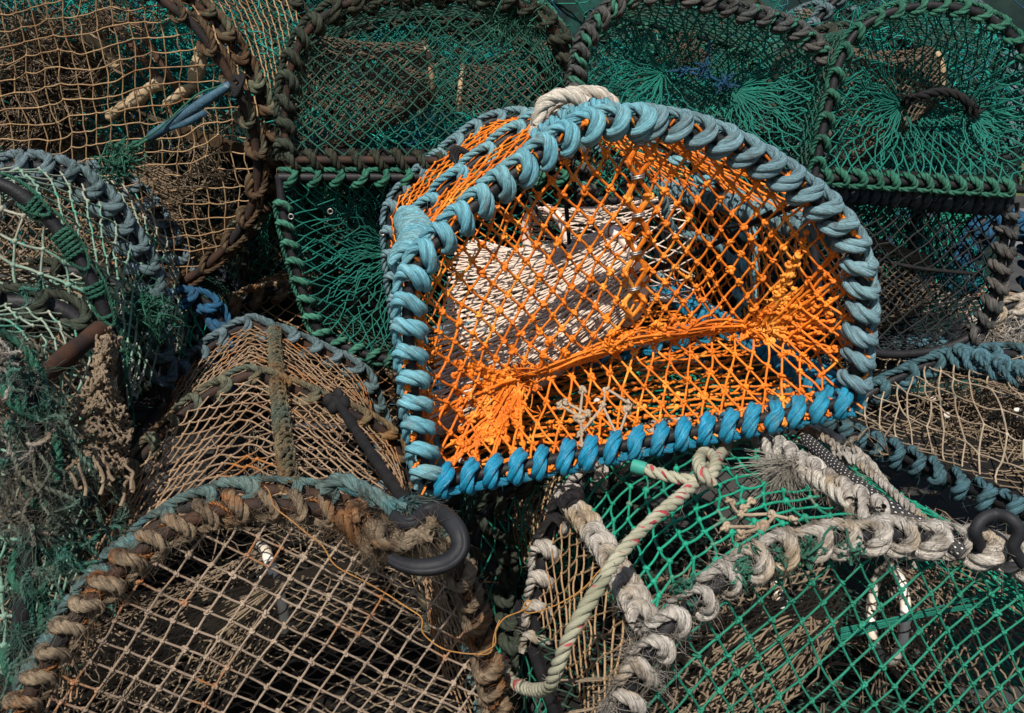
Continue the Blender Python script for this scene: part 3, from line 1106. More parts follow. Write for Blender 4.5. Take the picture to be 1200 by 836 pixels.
# bottom bar with brighter, glossier rope
p0, p1 = c1.uv[0], c1.uv[-1]
c1.rail(np.r_[p1, 0], np.r_[p0, 0], 'rope_bright', 0.0074, 0.0262, 'hitch', -c1.V, 'base_bar', fuzz=25, fuzz_len=0.008, wob=0.05, jit=0.10, sides=10, lay=0.060, step=0.0022)
# middle and far hoops
c1.hoop(1, 'rope_blue', 0.0072, 0.050, 'hitch_flat', fuzz=30)
c1.hoop(2, 'rope_bluegrey', 0.0075, 0.040, 'hitch', fuzz=30)
# base sides, middle bar, far bar
c1.rail(np.r_[p1, 0], np.r_[p1 + c1.jig[2], 0.70], 'rope_bright', 0.0075, 0.028, 'helix', c1.V, wob=0.05)
c1.rail(np.r_[p0, 0], np.r_[p0 + c1.jig[2], 0.70], 'rope_blue', 0.0075, 0.036, 'hitch', c1.V)
c1.rail(np.r_[p0 + c1.jig[1], 0.36], np.r_[p1 + c1.jig[1], 0.36], 'rope_bright', 0.0075, 0.040, 'hitch_flat', c1.V, 'cross_bar')
c1.rail(np.r_[p0, 0.70], np.r_[p1, 0.70], 'rope_bluegrey', 0.0075, 0.038, 'hitch', c1.V, 'cross_bar')
# tightly served shoulder on the left
sfL = float(np.argmin(np.linalg.norm(c1.uv - c1.local(478, 300, 0), axis=1))) / 149
c1.ridge(sfL, 'rope_blue', 0.0, 0.36, 0.0070, 0.0150, 'helix', fuzz=40, r=0.009, rise=0.010, name='shoulder_serving', wob=0.05)
c1.ridge(0.80, 'rope_bluegrey', 0.02, 0.70, 0.0068, 0.022, 'helix', fuzz=30, r=0.006, rise=-0.002, name='shoulder_serving')
# nets
S0 = c1.local(602, 446, 0.10)
S1 = c1.local(888, 381, 0.10)
S0w, S1w = np.r_[S0, 0.10], np.r_[S1, 0.10]
c1.end_net(0, 'net_orange', *DIA(0.0238, 0.0335), 0.00138, eyes=[(S0[0], S0[1], 0.15, 0.0, 0.28, -0.80, -0.55), (S1[0], S1[1], 0.16, 0.0, 0.28, 0.95, -0.25)],
           seam=(S0, S1, 0.10), bulge=0.006, grow=0.008, proto=TREF, knot=2.55, seg=6, sides=7, jit=0.025, slack=0.03, warp=0.18)
mapf = c1.map_end
c1.cover("net_orange", *DIA(0.034, 0.040), 0.00145, proto=ICO2, knot=2.0, seg=5, drop=0.0, name='cover_net', warp=0.3)
c1.end_net(0.70, 'net_orange', *DIA(0.036, 0.046), 0.0016, bulge=0.02, knot=2.0, jit=0.06)
c1.floor_net('net_orange', *DIA(0.044, 0.032), 0.0017, proto=ICO2, knot=2.0, warp=0.3)
# the red lip of the entrance and the bunched netting at its ends
lipt = np.linspace(0, 1, 40)[:, None]
lip = S0 * (1 - lipt) + S1 * lipt
lip[:, 1] += 0.020 * np.sin(lipt[:, 0] * math.pi)
lipw = mapf(lip)
mb = MB()
for q in range(3):
    wv = lipw + 0.0035 * np.stack([np.sin(np.arange(40) * .9 + q * 2), np.cos(np.arange(40) * 1.3 + q), np.sin(np.arange(40) * 1.1 + q * 4)], 1)
    bar(mb, catmull(wv, 160), 0.0017, 6, 0.2)
c1.put(mb, 'entrance_lip', M['cord_red'])
mb = MB()                                             # netting folded over along the lip
for q in range(80):
    k_ = int(np.clip(rng.beta(0.6, 0.6) * 39, 0, 39))
    c_ = lip[k_] + rng.normal(0, 0.003, 2)
    tt = np.linspace(-1, 1, 8)
    a_ = rng.uniform(0, math.pi)
    ln = 0.006 + 0.016 * rng.random()
    pl = c_ + np.stack([np.cos(a_) * tt, np.sin(a_) * tt], 1) * ln + np.sin(tt * 3)[:, None] * rng.normal(0, 0.002, 2)
    w = mapf(pl, False) - c1.A * (0.002 + 0.006 * rng.random() * (1 - tt ** 2))[:, None]
    tubes(mb, w[None], 0.0015, 6)
    if q % 2:
        scatter(mb, TREF, w[[7]], 0.0034)
for q in range(46):                                    # folds that run along the lip
    k0 = int(rng.integers(0, 30))
    k1 = min(39, k0 + int(rng.integers(5, 14)))
    pl = lip[k0:k1 + 1].copy()
    tt = np.linspace(0, 1, len(pl))
    pl = pl + np.stack([0 * tt, np.sin(tt * math.pi) * rng.normal(-0.001, 0.006) + rng.normal(0, 0.003)], 1)
    w = mapf(pl, False) - c1.A * 0.008 * rng.random()
    tubes(mb, resample(w, 12)[None], 0.0014, 6)
    scatter(mb, TREF, w[[-1]], 0.0034)
c1.put(mb, 'folded_netting', M['net_orange'])
mb = MB()
pol = c1.uv
for (e, cand) in ((S0, [L_ for L_ in range(2, 26)] + [-1] * 14), (S1, list(range(112, 148)))):
    for q in range(46):
        c_ = cand[rng.integers(len(cand))]
        tgt = pol[c_] if c_ >= 0 else p0 + (p1 - p0) * rng.uniform(0.02, 0.22)
        t_end = 0.28 + 0.70 * rng.random() ** 1.3
        tt = np.linspace(0, 1, 12)
        wig = rng.normal(0, 0.004, 2)
        pl = e + rng.normal(0, 0.004, 2) + (tgt - e) * (tt * t_end)[:, None] + np.sin(tt * math.pi)[:, None] * wig + rng.normal(0, 0.0007, (12, 2))
        w = mapf(pl, False) - c1.A * (0.001 + 0.014 * rng.random() * (1 - tt) ** 1.5)[:, None]
        tubes(mb, w[None], 0.0016 * (0.75 + .5 * rng.random()), 6)
        scatter(mb, TREF, w[[4, 7, 9, 11]][rng.random(4) < 0.75], 0.0037)
    tangle(mb, mapf(e[None])[0] - c1.A * 0.004, 0.007, 46, 0.0014, 0.028)
c1.put(mb, 'gathered_netting', M['net_orange'])
# laced seam with metal rings down the middle
seam_px = [(742, 168), (742, 207), (747, 252), (749, 299), (752, 344), (752, 378)]
sp = [mapf(c1.local(x, y, 0.03)[None])[0] - c1.A * 0.007 for x, y in seam_px]
mb = MB()
for sgn in (-1, 1):
    for lay_ in (0.0, 0.6):
        pp = []
        for i in range(len(sp) - 1):
            pp.append(sp[i] + sgn * c1.U * 0.0016)
            pp.append((sp[i] + sp[i + 1]) / 2 + sgn * c1.U * (0.010 + 0.004 * lay_) - c1.A * 0.001)
        pp.append(sp[-1])
        bar(mb, catmull(np.array(pp), 120), 0.0022, 6, 0.1)
scatter(mb, TREF, np.array([(sp[i] + sp[i + 1]) / 2 + sg * c1.U * 0.011 for i in range(5) for sg in (-1, 1)]), 0.0042)
c1.put(mb, 'seam_lacing', M['net_orange'])
for q in sp[:5]:
    mb = MB()
    t = np.linspace(0, 4 * math.pi, 40)
    ringp = q + 0.0062 * np.cos(t)[:, None] * c1.U + 0.0050 * np.sin(t)[:, None] * c1.A + ((t / 12.6 - .5) * 0.004)[:, None] * c1.V
    bar(mb, ringp, 0.0012, 6, 0)
    c1.put(mb, 'metal_ring', M['steel'])
# white mending knots low on the front
mb = MB()
rep = [[(663, 486), (683, 497), (680, 520), (690, 533)], [(683, 497), (694, 472)], [(680, 510), (713, 484), (722, 470), (743, 480)],
       [(713, 484), (722, 510)], [(722, 510), (740, 486)], [(694, 492), (671, 484)]]
for ln in rep:
    P = np.array([mapf(c1.local(x, y, 0.02)[None])[0] - c1.A * 0.003 for x, y in ln])
    bar(mb, catmull(P, step=0.003), 0.0017, 6, 0.2)
    scatter(mb, TREF, P, 0.0040)
    tuft(mb, P[-1], [0.3, 0, -1], 9, 0.010, 0.5, 0.0005)
c1.put(mb, 'mending_twine', M['net_beige'])
# white inner funnels and their plastic rings
L = lambda x, y, w: np.r_[c1.local(x, y, w), w]
rn1 = nrm(np.array([0.9, -0.05, 0.45]))
c1.funnel('net_white', [L(508, 505, 0.10), L(514, 400, 0.17), L(535, 296, 0.30), L(575, 300, 0.36), L(560, 470, 0.34)], None, L(715, 325, 0.22), rn1, 0.060,
          nu=84, nt=4, r=0.0012, arc=(10, 200), ringmat='plastic_pk', sagz=0.012, rr=0.0085, proto=ICO1, knot=1.7)
c1.funnel('net_white', [L(514, 500, 0.115), L(520, 400, 0.185), L(541, 304, 0.31), L(572, 306, 0.35), L(560, 462, 0.33)], None, L(713, 325, 0.225), rn1, 0.052,
          nu=70, nt=5, r=0.0012, ring=False, sagz=0.016, proto=ICO1, knot=1.7)
rn2 = nrm(np.array([-0.8, 0.0, -0.5]))
c1.funnel('net_white', [L(800, 245, 0.36), L(810, 350, 0.36), L(760, 330, 0.68), L(765, 240, 0.68)], None, L(640, 280, 0.42), rn2, 0.046,
          nu=36, nt=4, r=0.0012, arc=(0, 330), ringmat='plastic_pk', rr=0.007, proto=ICO1, knot=1.7)
# black elastic cords inside, blue line hanging from the roof
mb = MB()
for a, b in ((L(598, 196, 0.2), L(662, 292, 0.2)), (L(662, 225, 0.24), L(668, 300, 0.24)), (L(745, 325, 0.16), L(905, 248, 0.05)),
             (L(840, 268, 0.3), L(935, 240, 0.02)), (L(640, 435, 0.33), L(760, 350, 0.2))):
    bar(mb, catmull(c1.at(np.array([a, (a + b) / 2 + [0, -0.006, 0], b])), 30), 0.0030, 6, 0.1)
c1.put(mb, 'elastic_cord', M['strap'])
mb = MB()
pth = catmull(c1.at(np.array([L(775, 225, 0.30), L(790, 270, 0.34), L(838, 285, 0.36), L(868, 330, 0.36), L(862, 390, 0.36)])), step=0.003)
rope(mb, pth, frames(pth), 0.0065, fuzz=30)
c1.put(mb, 'inner_line', M['rope_bluegrey'])
# white rope tied over the crown
mb = MB()
for q, pl in enumerate([[(632, 160), (637, 138), (655, 126), (675, 127), (690, 136)], [(650, 150), (652, 136), (668, 124), (690, 122), (712, 128), (722, 138)],
                        [(676, 148), (678, 132), (694, 121), (708, 125), (716, 136)], [(628, 170), (634, 150), (648, 138)]]):
    P = catmull(np.array([c1.at(L(x - 2, y - 13, 0.12 + 0.03 * q)) for x, y in pl]), step=0.003)
    rope(mb, P, frames(P), 0.0085, fuzz=60, fuzz_len=0.006, lay=0.05)
c1.put(mb, 'carrying_rope', M['rope_white'])
mb = MB()
wrap(mb, resample(c1.at(np.array([L(x, y, 0.10) for x, y in ((628, 172), (660, 150), (700, 136), (736, 134))])), 60), np.repeat(c1.V[None], 60, 0), 0.008, 0.0062, 0.0125, 'helix', fuzz=40)
c1.put(mb, 'crown_serving', M['rope_blue'])
# a dark clip on the far hoop
mb = MB()
for q in range(3):
    P = catmull(np.array([c1.at(L(x + q * 3, y + q * 2, 0.5)) for x, y in ((528, 188), (532, 174), (545, 178), (548, 192), (536, 198))]), 40)
    bar(mb, P, 0.004, 7)
c1.put(mb, 'cord_loop', M['strap'])
# shells caught in the netting
mb = MB()
scatter(mb, ICO2, np.array([c1.at(L(x, y, w)) for x, y, w in ((574, 510, .05), (580, 505, .06), (540, 540, .04), (700, 470, .2))]), 0.0045)
c1.put(mb, 'shell_fragments', M['shell'])

# the two front creels stand nearer: their depths below are in units of K metres
K = 0.87
Wn = lambda x, y, d: W(x, y, d * K)
# ================================================================== 2  BROWN CREEL, FRONT LEFT
c2 = Creel('worn brown creel with frayed beige rope, at the front under the orange creel',
           (300, 590, 0.95 * K), (290, 180),
           [(22, 850), (45, 800), (75, 745), (115, 695), (160, 650), (205, 619), (250, 600), (300, 592), (350, 594), (400, 602), (450, 616),
            (498, 632), (530, 655), (549, 695), (562, 745), (573, 795), (580, 836)], [0, 0.045, 0.47, 0.92], drop=0.16, sag=0.05, bar_r=0.0075, mat_bar='bar_rust', k=K)
c2.peak = (float(c2.local(298, 590)[0]), 0.035, 0.09)
c2.hold = 0.49
c2.sag = 0.10
c2.hoop(0, 'rope_beige', 0.0064, 0.029, 'hitch', inner=True, fuzz=1100, fuzz_len=0.012, wob=0.10, jit=0.2, extra=('twine_rust', 0.0018, 0.042))
c2.hoop(1, 'rope_teal', 0.0068, 0.042, 'hitch', fuzz=260, fuzz_len=0.010, wob=0.08, jit=0.25)
c2.hoop(2, 'rope_spine', 0.0070, 0.044, 'hitch', fuzz=300, fuzz_len=0.010, wob=0.08, jit=0.2)
c2.hoop(3, 'rope_greyblue', 0.0095, 0.046, 'hitch', fuzz=300, fuzz_len=0.009, wob=0.08, jit=0.15)
c2.ridge(0.49, 'rope_spine', 0.03, 0.92, 0.0050, 0.025, 'hitch', fuzz=160, fuzz_len=0.007, r=0.004, jit=0.25, wob=0.08)
c2.base()
c2.end_net(0, 'net_brown', (0.0205, -0.0148), (0.0138, 0.0195), 0.0013, bulge=0.012, proto=TREF, knot=2.1, seg=5, sides=6, jit=0.02, drop=0.003, warp=0.05, slack=0.015)
c2.cover('net_rusty', *DIA(0.034, 0.040), 0.0013, sf0=0.04, sf1=0.96, proto=ICO1, knot=2.0, jit=0.06, drop=0.004)
c2.end_net(0.92, 'net_brown', *DIA(0.035, 0.035), 0.0013)
c2.floor_net('net_straw', *DIA(0.030, 0.030), 0.0012, lift=0.034)
L2 = lambda x, y, w: np.r_[c2.local(x, y, w * K), w * K]
c2.funnel('net_straw', [L2(70, 820, 0.03), L2(120, 960, 0.03), L2(180, 900, 0.40), L2(160, 700, 0.40)], None, L2(318, 690, 0.22), (0.95, 0.1, 0.2), 0.055,
          nu=40, nt=10, r=0.0012, arc=(20, 330), rr=0.007, twine='net_straw')
mb = MB()                                             # stretched bundle of twine across the inside
for q in range(26):
    P = catmull(c2.at(np.array([L2(270 + rng.normal(0, 12), 715 + rng.normal(0, 14), 0.08), L2(350, 676 + rng.normal(0, 3), 0.09), L2(470, 652 + rng.normal(0, 2), 0.06)])), 20)
    tubes(mb, P[None], 0.0010, 4)
for q in range(60):
    P = catmull(c2.at(np.array([L2(110 + rng.normal(0, 30), 800 + rng.normal(0, 26), 0.10), L2(220 + rng.normal(0, 10), 745 + rng.normal(0, 16), 0.12), L2(320, 690 + rng.normal(0, 7), 0.12)])), 20)
    tubes(mb, P[None], 0.0010, 4)
tangle(mb, c2.at(L2(150, 770, 0.05)), 0.02, 40, 0.0006, 0.04)
tangle(mb, c2.at(L2(330, 590, 0.20)), 0.04, 60, 0.0010, 0.06)
c2.put(mb, 'stretched_twine', M['net_straw'])
mb = MB()                                             # thick frayed lump by the hook
P = catmull(np.array([Wn(x, y, d) for x, y, d in ((425, 612, .915), (455, 632, .905), (480, 628, .90), (470, 645, .90), (500, 645, .905), (520, 640, .91))]), step=0.003)
rope(mb, P, frames(P), 0.0066, fuzz=2600, fuzz_len=0.012, wob=0.15)
for q in range(9):
    P = catmull(Wn(440 + q * 10, 622 + q * 2.5, .90) + np.cumsum(rng.normal(0, 0.0075, (5, 3)), 0), step=0.003)
    rope(mb, P, frames(P), 0.0052, fuzz=2600, fuzz_len=0.012, wob=0.15)
P = catmull(np.array([Wn(x, y, d) for x, y, d in ((395, 604, .90), (430, 640, .905), (465, 652, .905), (505, 658, .905))]), step=0.003)
rope(mb, P, frames(P), 0.0062, fuzz=2600, fuzz_len=0.012, wob=0.15)
c2.put(mb, 'frayed_rope_end', M['rope_beige'])
mb = MB()
P = catmull(np.array([Wn(x, y, d) for x, y, d in ((375, 575, .95), (400, 562, .95), (430, 575, .94), (460, 592, .93), (478, 590, .925))]), step=0.003)
rope(mb, P, frames(P), 0.0068, fuzz=300, fuzz_len=0.012)
tuft(mb, P[-1], [0.6, -0.2, -0.2], 90, 0.028, 0.5, 0.0005)
P = catmull(np.array([Wn(x, y, d) for x, y, d in ((430, 575, .935), (470, 612, .915), (505, 640, .905), (520, 655, .91))]), step=0.003)
rope(mb, P, frames(P), 0.0035, fuzz=150)
c2.put(mb, 'loose_teal_rope', M['rope_teal'])

# ================================================================== 3  GREEN CREEL, FRONT RIGHT
c3 = Creel('bright green netted creel with thick frayed pale grey rope, below the orange creel',
           (980, 630, 0.92 * K), (420, 181),
           [(725, 850), (742, 800), (768, 752), (803, 715), (843, 683), (887, 656), (932, 638), (980, 630), (1040, 627), (1100, 632), (1160, 643),
            (1205, 662), (1245, 700), (1275, 750), (1292, 800), (1300, 850)], [0, 0.40, 0.80], drop=0.14, sag=0.04, bar_r=0.0080, k=K)
c3.hoop(0, 'rope_grey', 0.0074, 0.031, 'hitch', fuzz=1100, fuzz_len=0.012, wob=0.13, jit=0.32)
c3.hoop(1, 'rope_grey', 0.0088, 0.044, 'hitch', fuzz=200, fuzz_len=0.010, wob=0.10, jit=0.2)
c3.hoop(2, 'rope_mauve', 0.0080, 0.040, 'hitch', fuzz=100)
c3.base()


def sf_of(c, px, py):
    p = c.local(px, py, 0)
    return float(np.argmin(np.linalg.norm(c.uv - p, axis=1))) / 149


sfa, sfb = sf_of(c3, 772, 746), sf_of(c3, 1045, 628)
c3.ridge(sfa, 'rope_grey', 0.02, 0.42, 0.0085, 0.036, 'hitch', fuzz=260, fuzz_len=0.010, r=0.003, rise=0.008, wob=0.10)
c3.ridge(sfb, 'rope_grey', 0.02, 0.36, 0.0090, 0.034, 'hitch', fuzz=260, fuzz_len=0.010, r=0.003, rise=0.010, wob=0.10)
c3.end_net(0, 'net_green', (0.0200, 0.0185), (-0.0130, 0.0235), 0.0013, bulge=0.012, proto=TREF, knot=2.2, seg=5, sides=6, jit=0.02, warp=0.06, slack=0.015)
c3.cover('net_bright', (0.028, 0.004), (0.006, 0.030), 0.0016, sf0=sfa, sf1=sfb, proto=ICO2, knot=2.2, seg=5, sides=6, jit=0.06)
c3.cover('net_tan', *DIA(0.034, 0.036), 0.0014, sf0=0.05, sf1=sfa, jit=0.07, name='side_net')
c3.cover('net_bright', (0.010, 0.032), (-0.0075, 0.030), 0.0013, sf0=sfb, sf1=0.95, jit=0.05, name='side_net', knot=2.2)
c3.end_net(0.80, 'net_teal', *DIA(0.032, 0.032), 0.0013)
c3.floor_net('net_deep', *DIA(0.030, 0.030), 0.0012, lift=0.034)
L3 = lambda x, y, w: np.r_[c3.local(x, y, w * K), w * K]
c3.funnel('net_straw', [L3(760, 800, 0.03), L3(800, 960, 0.03), L3(780, 860, 0.36), L3(770, 680, 0.36)], None, L3(945, 690, 0.20), (0.95, 0.1, 0.25), 0.062,
          nu=36, nt=10, r=0.0014, arc=(190, 400), rr=0.0075, twine='net_straw')
c3.funnel('net_straw', [L3(1240, 760, 0.05), L3(1240, 920, 0.05), L3(1120, 860, 0.36), L3(1120, 660, 0.36)], None, L3(1040, 720, 0.25), (-0.95, 0.1, 0.2), 0.06,
          nu=30, nt=10, r=0.0013, rr=0.007, twine='net_straw')
mb = MB()
for q in range(70):
    P = catmull(c3.at(np.array([L3(740 + rng.normal(0, 50), 850 + rng.normal(0, 60), 0.06 + 0.08 * rng.random()), L3(870 + rng.normal(0, 25), 770 + rng.normal(0, 34), 0.06 + 0.08 * rng.random()), L3(960 + rng.normal(0, 8), 715 + rng.normal(0, 12), 0.10)])), 16)
    tubes(mb, P[None], 0.0012, 4)
tangle(mb, c3.at(L3(860, 700, 0.25)), 0.03, 120, 0.0012, 0.05)
tangle(mb, c3.at(L3(1000, 820, 0.25)), 0.05, 60, 0.0012, 0.06)
c3.put(mb, 'stretched_twine', M['net_straw'])
mb = MB()
for q in range(9):
    P = catmull(c3.at(np.array([L3(985, 742 + rng.normal(0, 4), 0.03), L3(1080, 722 + rng.normal(0, 3), 0.03), L3(1200 + rng.normal(0, 10), 695 + rng.normal(0, 9), 0.05)])), 16)
    tubes(mb, P[None], 0.0011, 4)
c3.put(mb, 'twine_bundle', M['net_teal'])
mb = MB()                                             # knots of green twine on the hoop, tufts at the lower left
for x, y in ((865, 668), (912, 652), (950, 645), (880, 656), (806, 690), (995, 640)):
    p = Wn(x, y, 0.905)
    tangle(mb, p, 0.004, 16, 0.0014, 0.016)
c3.put(mb, 'green_twine_knots', M['rope_mint'])
mb = MB()
for x, y in ((722, 805), (715, 830), (742, 760), (780, 740), (770, 790)):
    tuft(mb, Wn(x, y, 0.915), [-0.6, -0.4, 0.2], 60, 0.018, 0.7, 0.0004, curl=0.9)
c3.put(mb, 'frayed_fibres', M['rope_grey'])

# ================================================================== 4  BEIGE CREEL, RIGHT
c4 = Creel('creel with square beige meshes and blue-grey rope, right of the orange creel',
           (985, 495, 1.55), (379, 217),
           [(982, 500), (985, 492), (1000, 478), (1030, 457), (1070, 438), (1110, 425), (1165, 420), (1220, 428), (1265, 450), (1290, 490), (1295, 505)],
           [-0.55, 0, 0.22], sag=0.05, bar_r=0.008)
c4.hoop(0, 'rope_bluebl', 0.0080, 0.05, 'hitch')
c4.hoop(1, 'rope_bluebl', 0.0078, 0.052, 'hitch', fuzz=160, jit=0.2, wob=0.08)
c4.hoop(2, 'rope_bluebl', 0.0080, 0.045, 'hitch', fuzz=160, jit=0.2, wob=0.08)
q0 = c4.uv[0]
c4.rail(np.r_[q0, 0.22], np.r_[q0, -0.55], 'rope_bluebl', 0.0085, 0.047, 'hitch', c4.V, fuzz=240, fuzz_len=0.012, jit=0.2, wob=0.08)
c4.ridge(sf_of(c4, 1112, 425), 'rope_bluebl', -0.55, 0.22, 0.0090, 0.045, 'hitch', fuzz=300, fuzz_len=0.012, r=0.007, jit=0.2, wob=0.08)
c4.cover('net_beige', (0.042, 0.052), (0.001, 0.042), 0.0014, proto=ICO1, knot=1.8, jit=0.06, drop=0.004, seg=5, warp=0.15)
c4.base()
c4.end_net(0.22, 'net_beige', (0.03, 0), (0, 0.03), 0.0013)
L4 = lambda x, y, w: np.r_[c4.local(x, y, w), w]
mb = MB()
cc = c4.at(np.r_[c4.cen * [1, 0.1], -0.15])
tangle(mb, cc, 0.09, 700, 0.0011, 0.06, flat=(1.2, 1.6, 0.2))
c4.put(mb, 'tangled_twine', M['net_straw'])
c4.funnel('net_straw', [np.r_[c4.uv[8], -0.5], np.r_[c4.uv[40], -0.3], np.r_[c4.uv[45], 0.0], np.r_[c4.uv[8], 0.0]], None, np.r_[c4.cen, -0.2], (1, 0.1, 0), 0.05,
          nu=30, nt=9, r=0.0012, twine='net_straw')
mb = MB()
scatter(mb, ICO2, c4.at(np.concatenate([rng.normal(0, 0.09, (40, 1)) + c4.cen[0], 0.03 + 0.04 * rng.random((40, 1)), -0.15 + rng.normal(0, 0.16, (40, 1))], 1)), 0.005, squash=0.5)
c4.put(mb, 'shell_fragments', M['shell'])

# ================================================================== 5  GREEN AND WHITE CREEL, LEFT
c5 = Creel('worn green creel with frayed blue-grey rope at the left edge',
           (70, 275, 1.15), (400, 175),
           [(-300, 540), (-285, 430), (-250, 330), (-190, 262), (-120, 222), (-60, 206), (0, 216), (36, 238), (70, 272), (105, 325), (126, 378), (136, 430), (142, 480), (146, 540)],
           [0, 0.27, 0.60], sag=0.03, bar_r=0.0085, mat_bar='bar')
c5.hoop(0, 'rope_green', 0.0024, 0.075, 'loose', fuzz=200, fuzz_len=0.012, jit=0.3, wob=0.1)
c5.hoop(1, 'rope_greyblue', 0.0095, 0.034, 'hitch', fuzz=420, fuzz_len=0.011, jit=0.15, wob=0.1)
c5.hoop(2, 'rope_greyblue', 0.0085, 0.036, 'hitch', fuzz=100)
c5.end_net(0, 'net_olive', (0.026, -0.012), (0.004, 0.030), 0.0018, bulge=0.02, proto=ICO2, knot=2.1, jit=0.05, drop=0.01)
c5.cover('net_olive', *DIA(0.034, 0.062), 0.0015, jit=0.02, knot=2.2, proto=ICO2, drop=0.006, sf0=0.05, sf1=0.95)
c5.end_net(0.60, 'net_brown', *DIA(0.034, 0.034), 0.0014)
c5.base()
L5 = lambda x, y, w: np.r_[c5.local(x, y, w), w]
c5.end_net(0.27, 'net_straw', *DIA(0.018, 0.020), 0.0013, bulge=0.03, name='inner_net', jit=0.12)
c5.funnel('net_straw', [L5(-150, 300, 0.03), L5(-150, 480, 0.03), L5(100, 470, 0.03), L5(80, 330, 0.03)], None, L5(-20, 390, 0.25), (0, 0.1, 1), 0.05, nu=34, nt=11, r=0.0015, twine='net_straw')
mb = MB()
for a_, b_ in ((0.615, 0.635), (0.665, 0.705), (0.745, 0.765), (0.79, 0.80), (0.84, 0.85)):
    wrap(mb, c5.hoop_path(0), c5.outward(0), 0.0085, 0.0027, 0.0060, 'helix', s0=c5.per * a_, s1=c5.per * b_, fuzz=300, fuzz_len=0.012, jit=0.5)
for x, y in ((168, 352), (180, 366), (158, 370), (148, 384), (188, 378)):
    p = W(x, y, 1.36)
    tangle(mb, p, 0.014, 18, 0.0013, 0.035)
    tuft(mb, p, [-0.4, -0.3, -0.5], 110, 0.028, 0.6, 0.0006)
c5.put(mb, 'green_twine_lashing', M['rope_green'])
mb = MB()
bar(mb, catmull(np.array([W(-20, 388, 1.2), W(45, 383, 1.22), W(108, 379, 1.24)]), step=0.01), 0.011, 8, 0.15)
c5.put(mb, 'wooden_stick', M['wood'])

# ================================================================== 6  TORN CREEL, LOWER LEFT
c6 = Creel('torn creel at the lower left with loose green strands and ragged netting',
           (40, 520, 0.93), (380, 190),
           [(-470, 900), (-460, 700), (-420, 540), (-330, 440), (-200, 400), (-90, 392), (-25, 402), (12, 428), (32, 470), (42, 530), (42, 600), (32, 680), (25, 760), (22, 900)],
           [0, 0.26, 0.55], sag=0.04, bar_r=0.011, mat_bar='bar')
c6.hoop(0, 'rope_green', 0.0042, 0.095, 'loose', fuzz=200, fuzz_len=0.018, jit=0.3, wob=0.15)
c6.hoop(1, 'rope_dark', 0.0080, 0.05, 'hitch', fuzz=300, fuzz_len=0.014)
c6.hoop(2, 'rope_dark', 0.0080, 0.05, 'hitch')
c6.base()
c6.end_net(0, 'net_olive', (0.024, -0.010), (0.006, 0.030), 0.0018, bulge=0.02, proto=ICO2, knot=2.0, jit=0.09, drop=0.03, seg=6, slack=0.05)
c6.cover('net_olive', *DIA(0.03, 0.04), 0.0014, sf0=0.05, sf1=0.95, jit=0.05, drop=0.04, seg=5, slack=0.05)
c6.end_net(0.26, 'net_straw', *DIA(0.022, 0.022), 0.0013, name='inner_net', jit=0.15)
mb = MB()
for x, y, d, n, l in ((10, 400, .92, 70, .06), (35, 440, .91, 70, .06), (20, 500, .91, 60, .06), (50, 560, .92, 90, .07), (45, 620, .92, 90, .07), (35, 680, .92, 60, .06),
                      (15, 560, .91, 60, .06), (100, 560, .98, 70, .06), (75, 590, .96, 70, .06), (20, 740, .92, 50, .06)):
    for q in range(5):
        stp = rng.normal(0, 0.010, (7, 3)) + np.array([0.002, -0.002, -0.010])
        P = catmull(W(x + rng.normal(0, 14), y + rng.normal(0, 18), d) + np.cumsum(stp, 0), 40)
        rope(mb, P, frames(P), 0.0021, nstr=2, fuzz=500, fuzz_len=0.012, wob=0.2)
    tuft(mb, W(x, y, d), [0.2, -0.4, -0.5], n, 0.020, 0.9, 0.00045, curl=1.2)
c6.put(mb, 'ragged_strands', M['rope_fray'])
mb = MB()
for x, y, d in ((5, 465, .91), (12, 430, .91), (28, 525, .91), (35, 650, .92)):
    for q in range(5):
        p = W(x + rng.normal(0, 5), y + rng.normal(0, 6), d)
        P = catmull(p + np.cumsum(rng.normal(0, 0.009, (6, 3)), 0), 24)
        rope(mb, P, frames(P), 0.0022, fuzz=500, fuzz_len=0.010)
c6.put(mb, 'pale_rope_scraps', M['rope_grey'])
mb = MB()
bar(mb, catmull(np.array([W(36, 452, 0.98), W(75, 420, 1.05), W(117, 387, 1.12)]), step=0.008), 0.0115, 10, 0.08)
c6.put(mb, 'cross_bar', M['bar_rust'])
# hanging pocket of pale knitted netting
mb = MB()
top = [W(108, 392, 1.06), W(138, 392, 1.08)]


def pocket(P):
    u, v = P[:, 0], P[:, 1]                          # v 0 at the hanging top, 1 at the ragged hem
    wdt = 26 + 70 * np.clip((v - 0.30) / 0.4, 0, 1) - 10 * v
    x = 127 - 22 * v + (u - 0.5) * wdt
    y = 392 + 150 * v + 8 * np.sin(u * 9)
    d = 1.06 - 0.09 * v - 0.03 * np.sin(u * math.pi) + 0.012 * np.sin(v * 30)
    return CAM + d[:, None] * (FW + ((x - 600) / FPX)[:, None] * RT - ((y - 418) / FPX)[:, None] * UPC)


net(mb, lambda P: (P[:, 0] >= 0) & (P[:, 0] <= 1) & (P[:, 1] >= 0) & (P[:, 1] <= 1), np.array([0, 0.0]), np.array([1, 1.0]), pocket, (0.070, 0.030), (-0.070, 0.030), 0.00145,
    proto=TREF, knot=1.55, jit=0.02, slack=0.10, seg=5, warp=0.05)
for q in range(20):
    p = pocket(np.array([[rng.random(), 0.97]]))[0]
    P = catmull(p + np.cumsum(np.r_[[[0, 0, 0]], rng.normal(0, 0.004, (4, 3)) + [0.001, -0.002, -0.008]], 0), 14)
    tubes(mb, P[None], np.linspace(0.0013, 0.0022, 14)[None], 6)
c6.put(mb, 'hanging_net_pocket', M['net_straw'])

